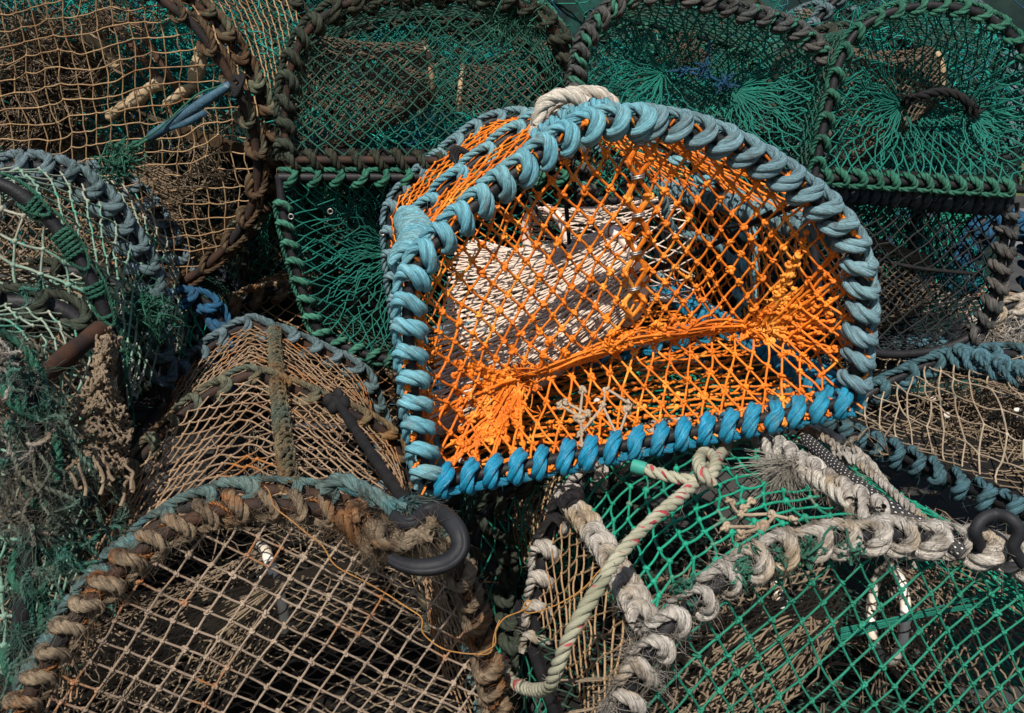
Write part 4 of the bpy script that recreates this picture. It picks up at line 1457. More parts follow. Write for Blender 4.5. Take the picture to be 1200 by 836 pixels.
# ================================================================== 7  BROWN CREEL, TOP LEFT
c7 = Creel('large rusty brown creel with fine square meshes, leaning back at the top left',
           (300, 170, 1.62), (640, -130),
           [(-170, 330), (-190, 200), (-170, 70), (-110, -20), (0, -62), (90, -52), (150, -24), (190, 0), (227, 30), (257, 70), (281, 112), (298, 160), (302, 205), (294, 245), (271, 283), (242, 311), (215, 330), (185, 344), (150, 350)],
           [0, 0.10, 0.55], sag=0.04, bar_r=0.0082, mat_bar='bar_rust')
c7.hoop(0, 'rope_rust', 0.0066, 0.062, 'hitch_flat', fuzz=300, jit=0.3, wob=0.12)
c7.hoop(1, 'rope_rust', 0.0092, 0.046, 'hitch', fuzz=160, jit=0.2, wob=0.1)
c7.hoop(2, 'rope_dark', 0.0084, 0.05, 'hitch')
c7.end_net(0, 'net_tan', (0.0265, 0.0040), (0.0015, 0.0265), 0.0012, bulge=0.02, knot=1.8, jit=0.06, seg=5)
c7.cover('net_tan', *DIA(0.035, 0.035), 0.0014, sf0=0.3, sf1=0.97)
c7.cover('net_straw', (0.012, 0.003), (0.003, 0.03), 0.0013, sf0=0.0, sf1=0.3, t0=0.0, name='side_net')
L7 = lambda x, y, w: np.r_[c7.local(x, y, w), w]
c7.funnel('net_straw', [L7(-150, 330, 0.05), L7(250, 290, 0.05), L7(200, 330, 0.5), L7(-100, 330, 0.5)], None, L7(120, 120, 0.30), (0.1, 1, 0.3), 0.07, nu=46, nt=12, r=0.0012, ring=False)
mb = MB()
for q in range(200):
    a = np.array([L7(110 + rng.normal(0, 6), 30 + rng.normal(0, 8), 0.10), L7(60 + rng.normal(0, 40), 105 + rng.normal(0, 20), 0.16), L7(-40 + rng.normal(0, 60), 150 + rng.normal(0, 26), 0.12)])
    tubes(mb, catmull(c7.at(a), 14)[None], 0.0011, 4)
for q in range(130):
    a = np.array([L7(-20, 100 + q * 0.45, 0.14), L7(80, 150 + q * 0.5, 0.18), L7(210 + rng.normal(0, 4), 205 + q * 0.6, 0.14)])
    tubes(mb, catmull(c7.at(a) + rng.normal(0, 0.003, (3, 3)), 14)[None], 0.0011, 4)
for x, y in ((40, 60), (60, 90), (20, 40), (70, 110), (150, 30), (235, 160), (240, 210), (60, 40), (100, 70), (10, 110)):
    tangle(mb, c7.at(L7(x, y, 0.12)), 0.035, 60, 0.0012, 0.08)
c7.put(mb, 'stretched_twine', M['net_straw'])
for (a, b, r, m) in (((118, 12), (185, 92), 0.008, 'wood_red'), ((152, 18), (210, 108), 0.007, 'wood_red'), ((0, 102), (120, 178), 0.016, 'wood'), ((-20, 150), (30, 120), 0.012, 'wood')):
    mb = MB()
    bar(mb, catmull(c7.at(np.array([L7(*a, 0.13), (L7(*a, 0.13) + L7(*b, 0.13)) / 2 + [0, .004, 0], L7(*b, 0.13)])), step=0.01), r, 8, 0.2)
    c7.put(mb, 'wooden_slat', M[m])
for (a, b, r) in (((128, 136), (158, 119), 0.0105), ((156, 120), (186, 98), 0.013), ((196, 122), (226, 102), 0.009), ((100, 40), (138, 78), 0.010), ((228, 92), (236, 60), 0.013)):
    mb = MB()
    bar(mb, catmull(c7.at(np.array([L7(*a, 0.10), (L7(*a, 0.10) + L7(*b, 0.10)) / 2 + [0.003, .004, 0], L7(*b, 0.10)])), step=0.004), r, 9, 0.35)
    scatter(mb, ICO2, c7.at(np.array([L7(*a, 0.10), L7(*b, 0.10)])), r * 1.02)
    c7.put(mb, 'pale_float', M['wood_pale'])
mb = MB()
tangle(mb, c7.at(L7(120, 60, 0.36)), 0.10, 500, 0.0018, 0.09)
tangle(mb, c7.at(L7(215, 70, 0.30)), 0.07, 300, 0.0018, 0.08)
tangle(mb, c7.at(L7(30, 40, 0.36)), 0.08, 300, 0.0018, 0.09)
tangle(mb, c7.at(L7(20, 190, 0.30)), 0.06, 200, 0.0018, 0.09)
c7.put(mb, 'teal_net_scraps', M['net_glint'])
mb = MB()
for q in range(14):
    a = np.array([L7(160 + q, 130 + q * 0.6, 0.02), L7(215, 148 + q, 0.03), L7(290, 172 + q * 0.8, 0.02)])
    tubes(mb, catmull(c7.at(a), 14)[None], 0.0013, 4)
c7.put(mb, 'pulled_twine', M['rope_rust'])

# ================================================================== 8  GREEN CREEL, TOP MIDDLE
c8 = Creel('dark green creel with brown knotted rope, at the top behind the orange creel',
           (510, 190, 1.60), (470, 160),
           [(336, 188), (334, 140), (338, 92), (354, 46), (386, 15), (430, -2), (500, -9), (560, -7), (612, 6), (650, 36), (671, 76), (680, 115), (682, 150), (681, 188)],
           [0, 0.06, 0.30, 0.60], sag=0.05, bar_r=0.0070, mat_bar='bar_rust')
c8.hoop(0, 'rope_dark', 0.0074, 0.036, 'hitch', fuzz=600, fuzz_len=0.014, jit=0.3, wob=0.12, s1=0.80)
c8.hoop(1, 'rope_dark', 0.0063, 0.060, 'helix', fuzz=60)
c8.hoop(2, 'rope_dark', 0.0067, 0.05, 'hitch')
c8.hoop(3, 'rope_dark', 0.0067, 0.05, 'hitch')
c8.rail(np.r_[c8.uv[0], 0], np.r_[c8.uv[-1], 0], 'rope_dark', 0.0070, 0.036, 'helix', c8.V, fuzz=60)
c8.base(front=False)
c8.end_net(0, 'net_deep', *DIA(0.0265, 0.0235), 0.00125, bulge=0.015, knot=1.8, jit=0.08, seg=4)
c8.cover('net_deep', *DIA(0.032, 0.032), 0.0014)
c8.end_net(0.30, 'net_teal', *DIA(0.024, 0.022), 0.0011, name='inner_net')
c8.end_net(0.60, 'net_deep', *DIA(0.032, 0.032), 0.0014)
L8 = lambda x, y, w: np.r_[c8.local(x, y, w), w]
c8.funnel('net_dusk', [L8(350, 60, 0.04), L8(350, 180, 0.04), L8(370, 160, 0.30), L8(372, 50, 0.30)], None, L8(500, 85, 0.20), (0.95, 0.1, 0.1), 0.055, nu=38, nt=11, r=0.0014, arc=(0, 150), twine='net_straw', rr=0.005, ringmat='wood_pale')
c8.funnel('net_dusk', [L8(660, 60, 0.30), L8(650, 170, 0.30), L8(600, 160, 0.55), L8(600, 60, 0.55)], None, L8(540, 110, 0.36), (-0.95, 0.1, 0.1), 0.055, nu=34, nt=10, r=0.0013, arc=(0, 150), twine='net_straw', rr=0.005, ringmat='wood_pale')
mb = MB()
tangle(mb, c8.at(L8(430, 160, 0.20)), 0.05, 90, 0.0016, 0.08, flat=(1.6, 1, .4))
tangle(mb, c8.at(L8(530, 165, 0.25)), 0.05, 90, 0.0016, 0.08, flat=(1.6, 1, .4))
tangle(mb, c8.at(L8(600, 100, 0.5)), 0.06, 160, 0.0016, 0.08)
tangle(mb, c8.at(L8(440, 30, 0.45)), 0.06, 160, 0.0016, 0.08)
c8.put(mb, 'teal_net_scraps', M['net_glint'])
mb = MB()
for x, y, n in ((612, 8, 90), (590, 20, 80), (630, 28, 60), (357, 60, 40), (345, 95, 30)):
    p = W(x, y, 1.58)
    tangle(mb, p, 0.010, n // 2, 0.0012, 0.05)
    tuft(mb, p, [-0.4, -0.5, -0.6], n, 0.035, 0.7, 0.0006)
c8.put(mb, 'frayed_twine', M['rope_mint'])
mb = MB()
for s_ in (0.86, 0.89, 0.92, 0.965):
    wrap(mb, c8.hoop_path(0), c8.outward(0), 0.0085, 0.0025, 0.006, 'helix', s0=c8.per * s_, s1=c8.per * (s_ + 0.02), nstr=2)
c8.put(mb, 'twine_lashing', M['rope_spine'])

# ================================================================== 9  TEAL CREEL UNDER IT
c9 = Creel('upside-down teal creel with pale green rope, left of the orange creel',
           (460, 210, 1.60), (470, 160),
           [(690, 208), (694, 290), (676, 365), (620, 415), (540, 428), (450, 420), (398, 404), (372, 386), (356, 345), (343, 300), (333, 255), (327, 208)],
           [0, 0.30, 0.58], sag=0.05, bar_r=0.0074)
c9.hoop(0, 'rope_mint', 0.0055, 0.033, 'hitch', fuzz=120, jit=0.12, s0=c9.per * 0.45)
c9.hoop(1, 'rope_green', 0.0055, 0.045, 'hitch')
c9.hoop(2, 'rope_green', 0.0055, 0.045, 'hitch')
c9.rail(np.r_[c9.uv[-1], 0], np.r_[c9.uv[0], 0], 'rope_green', 0.0062, 0.038, 'hitch', c9.V)
c9.base(front=False, slats=True)
e9 = c9.local(478, 300, 0.05)
c9.end_net(0, 'net_front', *DIA(0.0255, 0.0235), 0.0012, eyes=[(e9[0], e9[1], 0.26, 0.12, 0.8)], bulge=0.0, jit=0.05, knot=1.9, seg=4)
gather(c9, [(e9, 0.20, 0.10, math.pi, 1.1)], 'gathered_netting', M['net_front'], 64)
c9.cover('net_deep', *DIA(0.032, 0.032), 0.0014)
c9.end_net(0.58, 'net_deep', *DIA(0.032, 0.032), 0.0014)
mb = MB()
L9 = lambda x, y, w: np.r_[c9.local(x, y, w), w]
for x in range(380, 560, 30):
    tangle(mb, c9.at(L9(x, 222, 0.14)), 0.020, 40, 0.0013, 0.04, flat=(1.5, 1, .8))
c9.put(mb, 'teal_net_scraps', M['net_glint'])
for x, y in ((341, 254), (387, 248), (448, 273)):
    mb = MB()
    t = np.linspace(0, 2 * math.pi, 24)
    p = c9.at(L9(x, y, -0.008)) + 0.0042 * (np.cos(t)[:, None] * c9.U + np.sin(t)[:, None] * c9.V)
    bar(mb, p, 0.0013, 6, 0)
    c9.put(mb, 'metal_ring', M['steel'])

# ================================================================== 10  GREEN CREEL WITH TWO DRAWN EYES
c10 = Creel('green creel with grey-brown rope and two net entrances laced with blue twine',
            (830, 200, 1.55), (500, 170),
            [(690, 235), (676, 150), (678, 70), (706, 20), (750, -6), (800, -4), (850, 9), (905, 24), (945, 44), (968, 72), (976, 105), (970, 155), (955, 205), (945, 235)],
            [0, 0.30, 0.58], sag=0.05, bar_r=0.0066)
c10.hoop(0, 'rope_mauve', 0.0066, 0.031, 'hitch', fuzz=200, jit=0.15, wob=0.1, extra=('rope_mint', 0.0052, 0.033))
c10.hoop(1, 'rope_green', 0.0059, 0.045, 'hitch')
c10.hoop(2, 'rope_green', 0.0059, 0.045, 'hitch')
c10.base()
ea, eb = c10.local(783, 84, 0.05), c10.local(866, 104, 0.05)
c10.end_net(0, 'net_front', *DIA(0.0240, 0.0235), 0.0014, eyes=[(ea[0], ea[1], 0.20, 0.10, 0.8), (eb[0], eb[1], 0.20, 0.10, 0.8)], bulge=0.0, jit=0.06, knot=1.9, seg=4)
mapc = c10.map_end
gather(c10, [(ea, 0.16, 0.085, math.pi * 1.02, 0.75), (eb, 0.16, 0.085, -0.5, 0.75)], 'gathered_netting', M['net_front'], 54)
c10.cover('net_deep', *DIA(0.032, 0.034), 0.0014)
c10.end_net(0.30, 'net_teal', *DIA(0.024, 0.022), 0.0011, name='inner_net')
c10.end_net(0.58, 'net_deep', *DIA(0.032, 0.032), 0.0014)
L10 = lambda x, y, w: np.r_[c10.local(x, y, w), w]
mb = MB()
for ln in ([(783, 84), (800, 82), (825, 78), (832, 50)], [(825, 78), (836, 92), (866, 102)], [(832, 50), (826, 38)], [(800, 82), (830, 92)]):
    P = catmull(np.array([c10.at(L10(x, y, 0.045)) for x, y in ln]), step=0.003)
    bar(mb, P, 0.0022, 6, 0.2)
for x, y in ((800, 82), (826, 80), (845, 98), (852, 100)):
    tangle(mb, c10.at(L10(x, y, 0.04)), 0.004, 10, 0.0014, 0.018)
c10.put(mb, 'blue_lacing', M['rope_royal'])
mb = MB()
for x, y, d in ((720, 90, .3), (740, 60, .35), (800, 110, .3), (900, 80, .25), (930, 100, .25), (700, 110, .3), (760, 120, .3), (920, 60, .3)):
    tangle(mb, c10.at(L10(x, y, d)), 0.035, 40, 0.0012, 0.04)
c10.put(mb, 'teal_net_scraps', M['net_glint'])
mb = MB()
for x, y in ((805, 55), (812, 70)):
    tangle(mb, c10.at(L10(x, y, 0.2)), 0.014, 30, 0.0012, 0.03)
c10.put(mb, 'stretched_twine', M['net_dusk'])

# ================================================================== 11  GREEN CREEL, TOP RIGHT
c11 = Creel('green creel in the top right corner with a black cord across its entrance',
            (1080, 215, 1.48), (520, 190),
            [(955, 207), (962, 165), (972, 120), (985, 70), (1008, 34), (1048, 13), (1092, 7), (1138, 13), (1174, 32), (1200, 62), (1214, 105), (1218, 160), (1200, 222)],
            [0, 0.30, 0.60], sag=0.05, bar_r=0.0066, roll_pts=((955, 207), (1200, 224)))
c11.hoop(0, 'rope_green', 0.0050, 0.034, 'hitch', fuzz=150, jit=0.12)
c11.hoop(1, 'rope_dark', 0.0076, 0.045, 'hitch')
c11.hoop(2, 'rope_green', 0.0059, 0.045, 'hitch')
c11.rail(np.r_[c11.uv[0], 0], np.r_[c11.uv[-1], 0], 'rope_green', 0.0056, 0.027, 'hitch', -c11.V, fuzz=60, rev=-1)
c11.base(front=False)
ea, eb = c11.local(1064, 120, 0.05), c11.local(1138, 128, 0.05)
c11.end_net(0, 'net_front', *DIA(0.0225, 0.0215), 0.0013, eyes=[(ea[0], ea[1], 0.19, 0.09, 0.8), (eb[0], eb[1], 0.19, 0.09, 0.8)], bulge=0.0, jit=0.06, knot=1.9, seg=4)
gather(c11, [(ea, 0.15, 0.075, math.pi * 1.08, 0.8), (eb, 0.13, 0.075, -0.25, 0.8)], 'gathered_netting', M['net_front'], 54)
c11.cover('net_deep', *DIA(0.026, 0.032), 0.0014)
c11.end_net(0.30, 'net_teal', *DIA(0.022, 0.022), 0.0013, name='inner_net')
c11.end_net(0.60, 'net_deep', *DIA(0.032, 0.032), 0.0014)
L11 = lambda x, y, w: np.r_[c11.local(x, y, w), w]
mb = MB()
P = catmull(np.array([c11.at(L11(x, y, 0.05)) for x, y in ((1058, 120), (1075, 114), (1100, 108), (1122, 112), (1138, 124), (1146, 134))]), step=0.003)
rope(mb, P, frames(P), 0.0075, fuzz=300)
tangle(mb, P[-6], 0.006, 16, 0.0016, 0.022)
tangle(mb, P[3], 0.006, 12, 0.0016, 0.022)
c11.put(mb, 'black_cord', M['strap'])
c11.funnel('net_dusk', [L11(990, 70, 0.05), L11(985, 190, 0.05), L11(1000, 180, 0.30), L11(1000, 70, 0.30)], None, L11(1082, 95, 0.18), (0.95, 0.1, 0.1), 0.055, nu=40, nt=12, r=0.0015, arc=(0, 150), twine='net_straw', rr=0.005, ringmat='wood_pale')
mb = MB()
for x, y, d in ((1030, 40, .2), (1070, 30, .3), (1150, 60, .3), (1170, 120, .2), (1100, 160, .2), (1150, 180, .2), (1060, 190, .2), (1120, 80, .3)):
    tangle(mb, c11.at(L11(x, y, d)), 0.030, 40, 0.0012, 0.04)
c11.put(mb, 'teal_net_scraps', M['net_glint'])

# ================================================================== 12  BLACK CREEL, RIGHT
c12 = Creel('dark creel with black netting and a navy rope bar, under the top right creel',
            (1060, 240, 1.52), (500, 190),
            [(1182, 238), (1174, 300), (1162, 352), (1140, 392), (1090, 412), (1030, 414), (985, 398), (962, 350), (954, 290), (950, 218)],
            [0, 0.30, 0.60], sag=0.05, bar_r=0.0074, roll_pts=((1182, 238), (950, 218)))
c12.hoop(0, 'rope_mauve', 0.0071, 0.030, 'hitch', fuzz=200, jit=0.15, wob=0.1, s1=c12.per * 0.33)
c12.hoop(1, 'rope_navy', 0.0067, 0.045, 'hitch')
c12.hoop(2, 'rope_navy', 0.0067, 0.045, 'hitch')
c12.rail(np.r_[c12.uv[-1], 0], np.r_[c12.uv[0], 0], 'rope_navy', 0.0085, 0.0175, 'helix', c12.V, fuzz=60, wob=0.06)
c12.base(front=False)
c12.end_net(0, 'net_black', *DIA(0.0300, 0.0290), 0.0014, bulge=0.01, knot=1.8, jit=0.07)
c12.cover('net_black', *DIA(0.032, 0.034), 0.0014)
c12.end_net(0.60, 'net_deep', *DIA(0.032, 0.032), 0.0014)
L12 = lambda x, y, w: np.r_[c12.local(x, y, w), w]
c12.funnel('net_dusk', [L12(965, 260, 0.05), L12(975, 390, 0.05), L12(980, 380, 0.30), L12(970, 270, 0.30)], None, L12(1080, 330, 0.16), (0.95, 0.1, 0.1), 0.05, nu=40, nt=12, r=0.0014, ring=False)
mb = MB()
for x, y, d in ((1090, 290, .25), (1110, 320, .3), (1060, 280, .3), (1130, 340, .2), (1080, 340, .3), (1020, 260, .2)):
    tangle(mb, c12.at(L12(x, y, d)), 0.035, 40, 0.0012, 0.04)
c12.put(mb, 'teal_net_scraps', M['net_glint'])
mb = MB()
bar(mb, catmull(c12.at(np.array([L12(1030, 305, 0.01), L12(1080, 315, 0.0), L12(1150, 322, 0.01)])), 30), 0.0035, 6)
c12.put(mb, 'elastic_cord', M['strap'])

# ================================================================== 13-15  FAR RIGHT AND LOW BEHIND
c13 = Creel('creel with royal blue rope at the right edge, behind the black netted creel',
            (1180, 330, 2.0), (560, 200),
            [(1130, 345), (1140, 300), (1158, 270), (1180, 258), (1200, 262), (1215, 285), (1218, 320), (1214, 350)], [0, 0.06, 0.4], sag=0.04, bar_r=0.0066)
c13.hoop(0, 'rope_royal', 0.0088, 0.036, 'hitch', fuzz=200, jit=0.2, wob=0.12)
c13.hoop(1, 'rope_royal', 0.0088, 0.036, 'hitch', fuzz=200, jit=0.2, wob=0.12)
c13.hoop(2, 'rope_royal', 0.0084, 0.045, 'hitch')
c13.cover('net_bright', *DIA(0.032, 0.034), 0.0015, sf1=0.5)
c13.base(slats=False)
c14 = Creel('creel with thick frayed grey rope at the right edge, below the royal blue one',
            (1150, 380, 1.85), (470, 190),
            [(1085, 440), (1102, 415), (1122, 394), (1148, 376), (1176, 362), (1205, 354), (1240, 356), (1270, 380), (1285, 440)], [0, 0.32], sag=0.04, bar_r=0.0074)
c14.hoop(0, 'rope_grey', 0.0097, 0.050, 'hitch', fuzz=420, fuzz_len=0.016, jit=0.2, wob=0.12)
c14.hoop(1, 'rope_royal', 0.0088, 0.045, 'hitch', fuzz=100)
c14.end_net(0, 'net_beige', *DIA(0.03, 0.03), 0.0014, jit=0.12, drop=0.05)
c14.cover('net_brown', *DIA(0.034, 0.034), 0.0014)
c14.base()
mb = MB()
for x, y in ((1160, 385), (1180, 400), (1195, 395), (1170, 410)):
    tuft(mb, W(x, y, 1.84), [0, -0.4, -0.6], 220, 0.05, 0.7, 0.0008, curl=0.8)
    tangle(mb, W(x, y + 8, 1.86), 0.02, 40, 0.0016, 0.05)
c14.put(mb, 'frayed_fibres', M['rope_grey'])
c15 = Creel('low brown netted creel with knotted beige rope, behind the brown front creel',
            (300, 400, 1.98), (420, 180),
            [(170, 500), (190, 450), (222, 402), (258, 366), (300, 346), (350, 340), (400, 346), (440, 372), (462, 420), (470, 500)], [0, 0.05, 0.45], sag=0.05, bar_r=0.0082)
c15.hoop(0, 'rope_beige', 0.0097, 0.050, 'hitch', fuzz=220, jit=0.2, wob=0.1)
c15.hoop(1, 'rope_dark', 0.0088, 0.055, 'hitch', fuzz=120)
c15.hoop(2, 'rope_dark', 0.0088, 0.055, 'hitch')
c15.end_net(0, 'net_tan', *DIA(0.036, 0.028), 0.0016, jit=0.08)
c15.cover('net_tan', *DIA(0.034, 0.034), 0.0016)
c15.base()
c16 = Creel('dark green creel in the gap between the brown and green front creels',
            (620, 700, 1.28), (520, 180),
            [(546, 880), (545, 760), (550, 680), (565, 610), (600, 572), (655, 560), (715, 570), (755, 610), (775, 700), (780, 880)], [0, 0.30, 0.6], sag=0.04, bar_r=0.0066)
c16.hoop(0, 'rope_dark', 0.0071, 0.040, 'hitch', fuzz=160, jit=0.2)
c16.hoop(1, 'rope_dark', 0.0071, 0.045, 'hitch')
c16.hoop(2, 'rope_dark', 0.0071, 0.045, 'hitch')
c16.end_net(0, 'net_green', (0.0085, 0.026), (-0.0085, 0.026), 0.0014, jit=0.07, bulge=0.01)
c16.cover('net_deep', *DIA(0.03, 0.034), 0.0014)
c16.end_net(0.3, 'net_black', *DIA(0.024, 0.024), 0.0014, name='inner_net')
c16.base()
mb = MB()
P = catmull(np.array([W(x, y, 1.265) for x, y in ((590, 585), (588, 620), (596, 660), (590, 700), (598, 750), (592, 800), (600, 850))]), step=0.003)
wrap(mb, P, frames(P), 0.003, 0.007, 0.03, 'hitch', fuzz=100)
c16.put(mb, 'brown_rope', M['rope_dark'])
c17 = Creel('creel with blue rope wedged in the gap below the large rusty creel',
            (215, 400, 1.72), (380, 180),
            [(120, 470), (140, 420), (165, 380), (200, 352), (235, 350), (258, 375), (262, 420), (262, 470)], [0, 0.3], sag=0.04, bar_r=0.0074)
c17.hoop(0, 'rope_royal', 0.0088, 0.040, 'hitch', fuzz=160, jit=0.2, wob=0.1)
c17.hoop(1, 'rope_navy', 0.0084, 0.045, 'hitch')
c17.end_net(0, 'net_bright', (0.010, 0.026), (-0.010, 0.026), 0.0015)
c17.cover('net_deep', *DIA(0.03, 0.034), 0.0015)
c17.base()

# ================================================================== SECOND ROW BEHIND
def back_creel(label, anchor, prof, net1, ropem, ts=(0, 0.35, 0.65), vp=(520, 170), eyes=True, twine='net_straw'):
    c = Creel(label, anchor, vp, prof, list(ts), sag=0.05, bar_r=0.0074)
    c.hoop(0, ropem, 0.0080, 0.042, 'hitch', fuzz=80, jit=0.15, step=0.004)
    c.hoop(1, ropem, 0.0080, 0.055, 'hitch', step=0.005)
    c.end_net(0, net1, *DIA(0.032, 0.030), 0.0015)
    c.end_net(ts[-1], 'net_deep', *DIA(0.032, 0.030), 0.0016)
    c.cover(net1, *DIA(0.032, 0.034), 0.0015)
    c.base()
    mb = MB()
    for q in range(6):
        tangle(mb, c.at(np.r_[c.cen + rng.normal(0, 0.08, 2) * [1, 0.6], 0.08 + 0.4 * rng.random()]), 0.06, 45, 0.0014, 0.05)
    c.put(mb, 'teal_net_scraps', M['net_glint'])
    c.funnel(twine, [np.r_[c.uv[5], 0.05], np.r_[c.uv[45], 0.05], np.r_[c.uv[45], 0.33], np.r_[c.uv[5], 0.33]], None, np.r_[c.cen, 0.2], (0.9, 0.1, 0.1), 0.055, nu=30, nt=9, r=0.0014, ring=False)
    return c


def arch(x0, x1, yb, yt):
    return [(x0, yb), (x0 - 2, yb * .5 + yt * .5), (x0 + (x1 - x0) * .12, yt + (yb - yt) * .18), (x0 + (x1 - x0) * .32, yt), (x0 + (x1 - x0) * .68, yt), (x0 + (x1 - x0) * .88, yt + (yb - yt) * .18), (x1 + 2, yb * .5 + yt * .5), (x1, yb)]


back_creel('pale teal creel seen in the gap right of the large rusty creel', (275, 150, 2.35), arch(160, 420, 175, -30), 'net_front', 'rope_royal')
back_creel('teal creel in the second row, behind the large rusty creel', (20, 150, 2.30), arch(-110, 150, 175, -45), 'net_teal', 'rope_royal')
back_creel('teal creel in the second row, behind the top middle creel', (550, 150, 2.35), arch(430, 670, 175, -20), 'net_deep', 'rope_green')
back_creel('teal creel in the second row, behind the one laced with blue twine', (800, 150, 2.35), arch(680, 920, 178, -20), 'net_deep', 'rope_dark')
back_creel('teal creel in the second row, behind the top right corner creel', (1050, 150, 2.30), arch(930, 1185, 185, -15), 'net_deep', 'rope_greyblue')
back_creel('dark green creel in the second row, behind the upside-down teal creel', (420, 330, 2.35), arch(290, 560, 345, 195), 'net_teal', 'rope_dark')
back_creel('dark green creel in the second row, behind the black netted creel', (1000, 340, 2.3), arch(860, 1110, 370, 205), 'net_teal', 'rope_navy')
back_creel('dark green creel in the second row, low behind the orange creel', (720, 340, 2.35), arch(600, 850, 355, 200), 'net_deep', 'rope_dark')
back_creel('dark creel in the second row, deep in the gap on the left', (150, 330, 2.4), arch(20, 290, 350, 195), 'net_deep', 'rope_dark')

# ================================================================== LOOSE THINGS
# surface of the green creel, for what lies on it
gs = np.linspace(0, 1, 90)
gt = np.linspace(0, 0.8 * K, 50)
S, T_ = np.meshgrid(gs, gt, indexing='ij')
sv = c3.surf(S.ravel(), T_.ravel())
bvh = BVHTree.FromPolygons([Vector(v) for v in sv], [tuple(int(i) for i in q) for q in grid_quads(90, 50, False)])


def on_c3(px, py, lift=0.012, fallback=1.0):
    d = nrm(ray(px, py))
    hit = bvh.ray_cast(Vector(CAM), Vector(d))
    if hit[0] is None:
        return Wn(px, py, fallback)
    return np.array(hit[0]) - d * lift + np.array([0, 0, lift * 0.5])


mb = MB()                                             # frayed blue-white rope end on the top panel
pe = [on_c3(x, y, 0.014) for x, y in ((926, 556), (944, 556), (958, 570), (978, 586), (998, 598))]
for q in range(14):
    tuft(mb, pe[0] + rng.normal(0, 0.003, 3), nrm(on_c3(898 + rng.normal(0, 8), 566 + rng.normal(0, 14), 0.02) - pe[0]), 45, 0.034, 0.28, 0.0006, curl=0.45)
P = catmull(np.array(pe), step=0.003)
rope(mb, P, frames(P), 0.0078, fuzz=700, fuzz_len=0.012, wob=0.12)
c3.put(mb, 'frayed_rope_end', M['rope_white'])
mb = MB()                                             # pale mended meshes
for ln in ([(855, 590), (868, 605), (905, 606), (893, 620), (868, 628)], [(905, 606), (930, 612)], [(872, 598), (880, 590)], [(850, 620), (893, 620)]):
    P = np.array([on_c3(x, y, 0.004) for x, y in ln])
    bar(mb, catmull(P, step=0.004), 0.0017, 6)
    scatter(mb, TREF, P, 0.004)
c3.put(mb, 'mending_twine', M['net_beige'])

pts = [Wn(874, 508, 1.30), Wn(854, 522, 1.24)] + [Wn(830, 550, 1.09), Wn(800, 580, 1.03), Wn(762, 612, 0.99), Wn(725, 652, 0.955), Wn(695, 698, 0.93), Wn(668, 745, 0.925), Wn(652, 785, 0.94), Wn(642, 806, 0.97), (Wn(620, 808, 1.05)), Wn(598, 796, 1.12), Wn(588, 770, 1.16)]
mb = MB()
P = catmull(np.array(pts), step=0.003)
rope(mb, P, frames(P), 0.0064, fuzz=250, fuzz_len=0.006, lay=0.036, wob=0.05, sides=9)
pts2 = [Wn(752, 549, 1.075), Wn(775, 556, 1.065), Wn(800, 562, 1.055), Wn(822, 561, 1.05), Wn(836, 552, 1.05), Wn(838, 538, 1.09), Wn(826, 530, 1.13), Wn(819, 540, 1.07), Wn(824, 556, 1.035), Wn(835, 568, 1.04)]
P = catmull(np.array(pts2), step=0.003)
rope(mb, P, frames(P), 0.0062, fuzz=250, fuzz_len=0.006, lay=0.036, wob=0.05, sides=9)
ro = thing('rope', 'pale green rope with red flecks and teal end, running over the green creel', 'rope', Wn(640, 800, 0.95))
mb.build('knotted_line', M['rope_fleck'], ro, np.array(ro.location))
mb = MB()
a, b = Wn(741, 546, 1.078), Wn(757, 550, 1.072)
P = resample(np.array([a, b]), 8)
tubes(mb, P[None], np.array([[.0068, .0071, .0071, .0070, .0072, .0070, .0069, .0066]]), 12, caps=True)
mb.build('whipped_end', M['teal_tape'], ro, np.array(ro.location))

# black rubber hook with its strap
hk = thing('bungee_hook', 'black rubber hook and strap on the brown creel, under the orange corner', 'hook', Wn(470, 590, 0.92))
mb = MB()
P = catmull(np.array([Wn(392, 466, 1.24), Wn(408, 490, 1.19), Wn(430, 524, 1.11), Wn(452, 556, 1.04), Wn(474, 588, 0.965)]), step=0.004)
fr = frames(P)
tubes(mb, P[None], (0.0058 * (1 + 0.10 * np.sin(np.arange(len(P)) * .5)))[None], 9, fr[None], caps=True)
scatter(mb, ICO2, np.array([Wn(386, 470, 1.235), Wn(396, 464, 1.235), Wn(404, 472, 1.22), Wn(392, 477, 1.225)]), 0.0085)
mb.build('strap', M['strap'], hk, np.array(hk.location))
mb = MB()
hp_ = [(503, 592, .945), (484, 588, .955), (468, 594, .95), (462, 604, .94), (470, 612, .925), (486, 612, .92), (498, 602, .925), (512, 600, .92), (528, 611, .905), (538, 627, .895),
       (539, 643, .89), (529, 656, .885), (512, 663, .88), (490, 665, .88), (470, 661, .885), (458, 655, .89)]
hp_ = [(x, y, d - 0.03 * min(1, max(0, (y - 595) / 20))) for x, y, d in hp_]
P = catmull(np.array([Wn(*p) for p in hp_]), step=0.002)
rad = np.interp(np.linspace(0, 1, len(P)), [0, .1, .35, .5, .85, 1], [.0050, .0056, .0060, .0080, .0074, .0052])
# a moulded hook: a ridge runs along its back
T = nrm(np.gradient(P, axis=0))
fr = nrm(np.cross(T, nrm(CAM - P)))
tubes(mb, P[None], rad[None], 14, fr[None], caps=True)
ridge_ = P + nrm(CAM - P) * (rad * 0.72)[:, None] - fr * (rad * 0.45)[:, None]
tubes(mb, ridge_[None], (rad * 0.42)[None], 8, fr[None], caps=True)
mb.build('hook', M['rubber'], hk, np.array(hk.location))

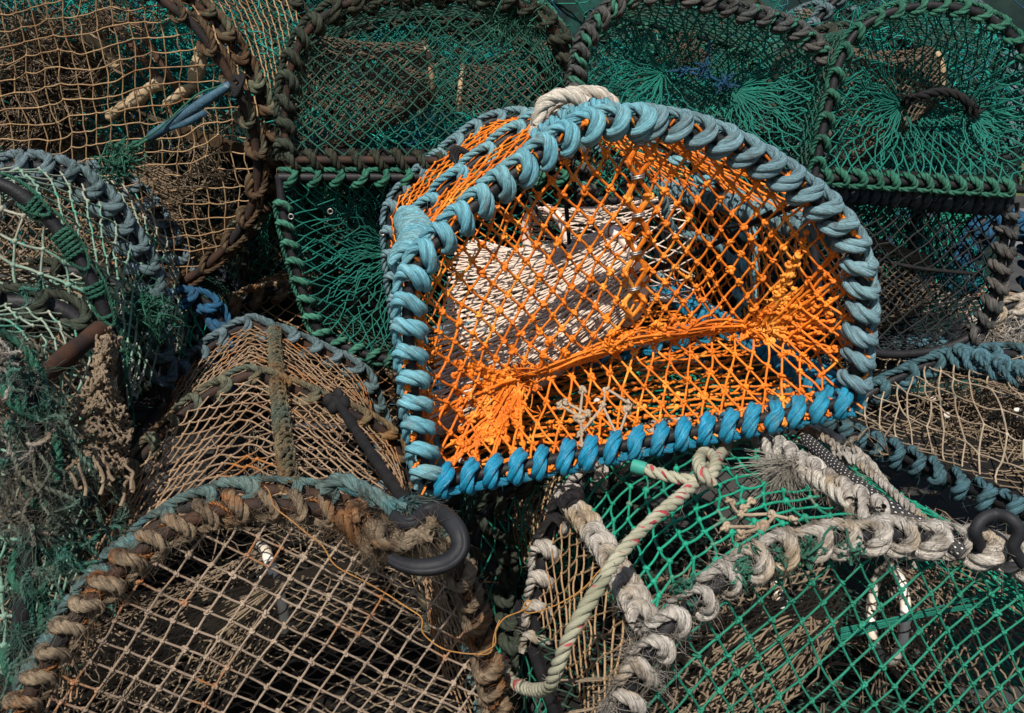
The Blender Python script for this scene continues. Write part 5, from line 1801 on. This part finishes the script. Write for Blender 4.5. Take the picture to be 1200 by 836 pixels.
# speckled bungee cord on the right
bc = thing('speckled_bungee', 'black bungee cord with white speckles, along the right of the green creel', 'bungee', Wn(1060, 600, 1.0))
cols = NT('speckled_cord')
uvn = cols.n('ShaderNodeTexCoord').outputs['UV']
br = cols.n('ShaderNodeTexBrick')
mp_ = cols.n('ShaderNodeMapping')
mp_.inputs['Scale'].default_value = (110, 8, 1)
cols.l(uvn, mp_.inputs[0])
sx = cols.n('ShaderNodeSeparateXYZ')
cols.l(mp_.outputs[0], sx.inputs[0])


def sinv(src, off):
    m1 = cols.n('ShaderNodeMath', operation='MULTIPLY_ADD')
    cols.l(src, m1.inputs[0])
    m1.inputs[1].default_value = 2 * math.pi
    m1.inputs[2].default_value = off
    m2 = cols.n('ShaderNodeMath', operation='SINE')
    cols.l(m1.outputs[0], m2.inputs[0])
    return m2.outputs[0]


m3 = cols.n('ShaderNodeMath', operation='MULTIPLY')
cols.t.nodes.remove(br)
cols.l(sinv(sx.outputs[0], 0), m3.inputs[0])
cols.l(sinv(sx.outputs[1], 0), m3.inputs[1])
cols.l(cols.mix(cols.ramp(m3.outputs[0], 0.72, 0.8), (0.012, 0.012, 0.014), (0.50, 0.47, 0.42)), cols.b.inputs['Base Color'])
cols.b.inputs['Roughness'].default_value = 0.8
mb = MB()
P = catmull(np.array([Wn(945, 516, 1.20), Wn(963, 532, 1.15), Wn(992, 559, 1.07), Wn(1028, 586, 1.0), Wn(1062, 608, 0.965), Wn(1095, 624, 0.95), Wn(1130, 650, 0.93)]), step=0.003)
tubes(mb, P[None], 0.0076, 12, frames(P)[None], caps=True)
mb.build('cord', cols.m, bc, np.array(bc.location))
mb = MB()
P = catmull(np.array([Wn(x, y, d) for x, y, d in ((1148, 640, .93), (1143, 622, .92), (1152, 608, .92), (1168, 603, .92), (1186, 609, .91), (1194, 624, .91), (1188, 642, .915), (1200, 662, .92))]), step=0.003)
tubes(mb, P[None], 0.0052, 12, frames(P)[None], caps=True)
mb.build('rubber_loop', M['rubber'], bc, np.array(bc.location))
mb = MB()
P = catmull(np.array([Wn(x, y, d) for x, y, d in ((940, 500, 1.27), (968, 515, 1.21), (996, 535, 1.16), (1022, 556, 1.10), (1056, 586, 1.03), (1090, 616, .97))]), step=0.003)
rope(mb, P, frames(P), 0.0050, fuzz=160)
tangle(mb, P[len(P) // 3], 0.006, 20, 0.002, 0.016)
lr = mb.build('thin_rope', M['rope_grey'], None, P[0])
lr['label'] = 'thin grey rope lying beside the speckled bungee cord'
lr['category'] = 'rope'

# blue peg hung on the top left creel
pg = thing('plastic_peg', 'scuffed blue plastic peg hanging slanted across the top left creel', 'peg', W(222, 132, 1.55))
mb = MB()
P = resample(np.array([W(172, 163, 1.575), W(200, 146, 1.56), W(235, 122, 1.55), W(270, 99, 1.545)]), 40)
rad = np.interp(np.linspace(0, 1, 40), [0, .06, .5, .9, 1], [.004, .0085, .0095, .0085, .006])
tubes(mb, P[None], rad[None], 10, frames(P)[None], caps=True)
mb.build('shaft', M['peg_blue'], pg, np.array(pg.location))
mb = MB()
for off, (x0, y0, x1, y1, hh) in ((0.004, (212, 140, 236, 110, .011)), (-0.010, (198, 150, 240, 128, .012))):
    a, b = W(x0, y0, 1.56 + off), W(x1, y1, 1.55 + off)
    n_ = nrm(np.cross(b - a, CAM - a))
    c_ = nrm(CAM - a) * 0.0018
    q = [a, a + n_ * hh * 0.4, (a + b) / 2 + n_ * hh, b + n_ * hh * 0.8, b]
    vs = np.array([v + c_ for v in q] + [v - c_ for v in q])
    mb.add(vs, [[0, 1, 2, 2], [0, 2, 3, 3], [0, 3, 4, 4], [5, 7, 6, 6], [5, 8, 7, 7], [5, 9, 8, 8]] + [[i, 5 + i, 5 + (i + 1) % 5, (i + 1) % 5] for i in range(5)])
mb.build('fin', M['peg_blue'], pg, np.array(pg.location))
mb = MB()
P = catmull(np.array([W(150, 172, 1.57), W(185, 152, 1.55), W(230, 112, 1.54), (W(262, 100, 1.54))]), 60)
bar(mb, P, 0.0016, 6)
tangle(mb, W(141, 188, 1.58), 0.012, 70, 0.0014, 0.035)
P = catmull(np.array([W(141, 188, 1.58), W(160, 172, 1.575), W(173, 163, 1.572)]), 30)
bar(mb, P, 0.0026, 6)
mb.build('green_cord', M['rope_green'], pg, np.array(pg.location))
mb = MB()
for q in range(4):
    P = catmull(np.array([W(266 + q * 3, 96 + q, 1.55), W(276, 104 + q * 3, 1.54), W(283 + q, 98 - q * 3, 1.55), W(274, 88 + q * 2, 1.56)]), 30)
    bar(mb, P, 0.004, 6)
mb.build('black_tie', M['strap'], pg, np.array(pg.location))

# orange-brown threads
thr = net_mat('orange_brown_thread', (0.42, 0.20, 0.05), (0.34, 0.17, 0.06), None, 0.7)
for lab, pts in (('long orange-brown thread trailing down over the brown creel netting',
                  [(310, 570, .935), (325, 596, .895), (350, 618, .89), (378, 640, .89), (395, 664, .89), (430, 683, .89), (465, 704, .89), (492, 722, .89), (494, 742, .89), (510, 754, .89), (540, 766, .885), (556, 768, .88), (574, 764, .885), (580, 745, .89), (586, 728, .90)]),
                 ('curled orange-brown thread bridging from the brown creel to the pale green rope',
                  [(560, 768, .88), (578, 758, .885), (581, 738, .895), (592, 724, .90), (608, 719, .905), (618, 712, .91), (621, 703, .912), (614, 706, .912), (613, 716, .91), (625, 718, .91), (645, 713, .915), (662, 704, .92), (684, 688, .92), (705, 668, .92)])):
    mb = MB()
    P = catmull(np.array([Wn(*p) for p in pts]), step=0.003)
    P = P + 0.0008 * np.sin(np.arange(len(P))[:, None] * [0.31, 0.47, 0.39])
    bar(mb, P, 0.00065, 5, 0.2)
    o = mb.build('thread', thr, None, P[0])
    o['label'] = lab
    o['category'] = 'thread'
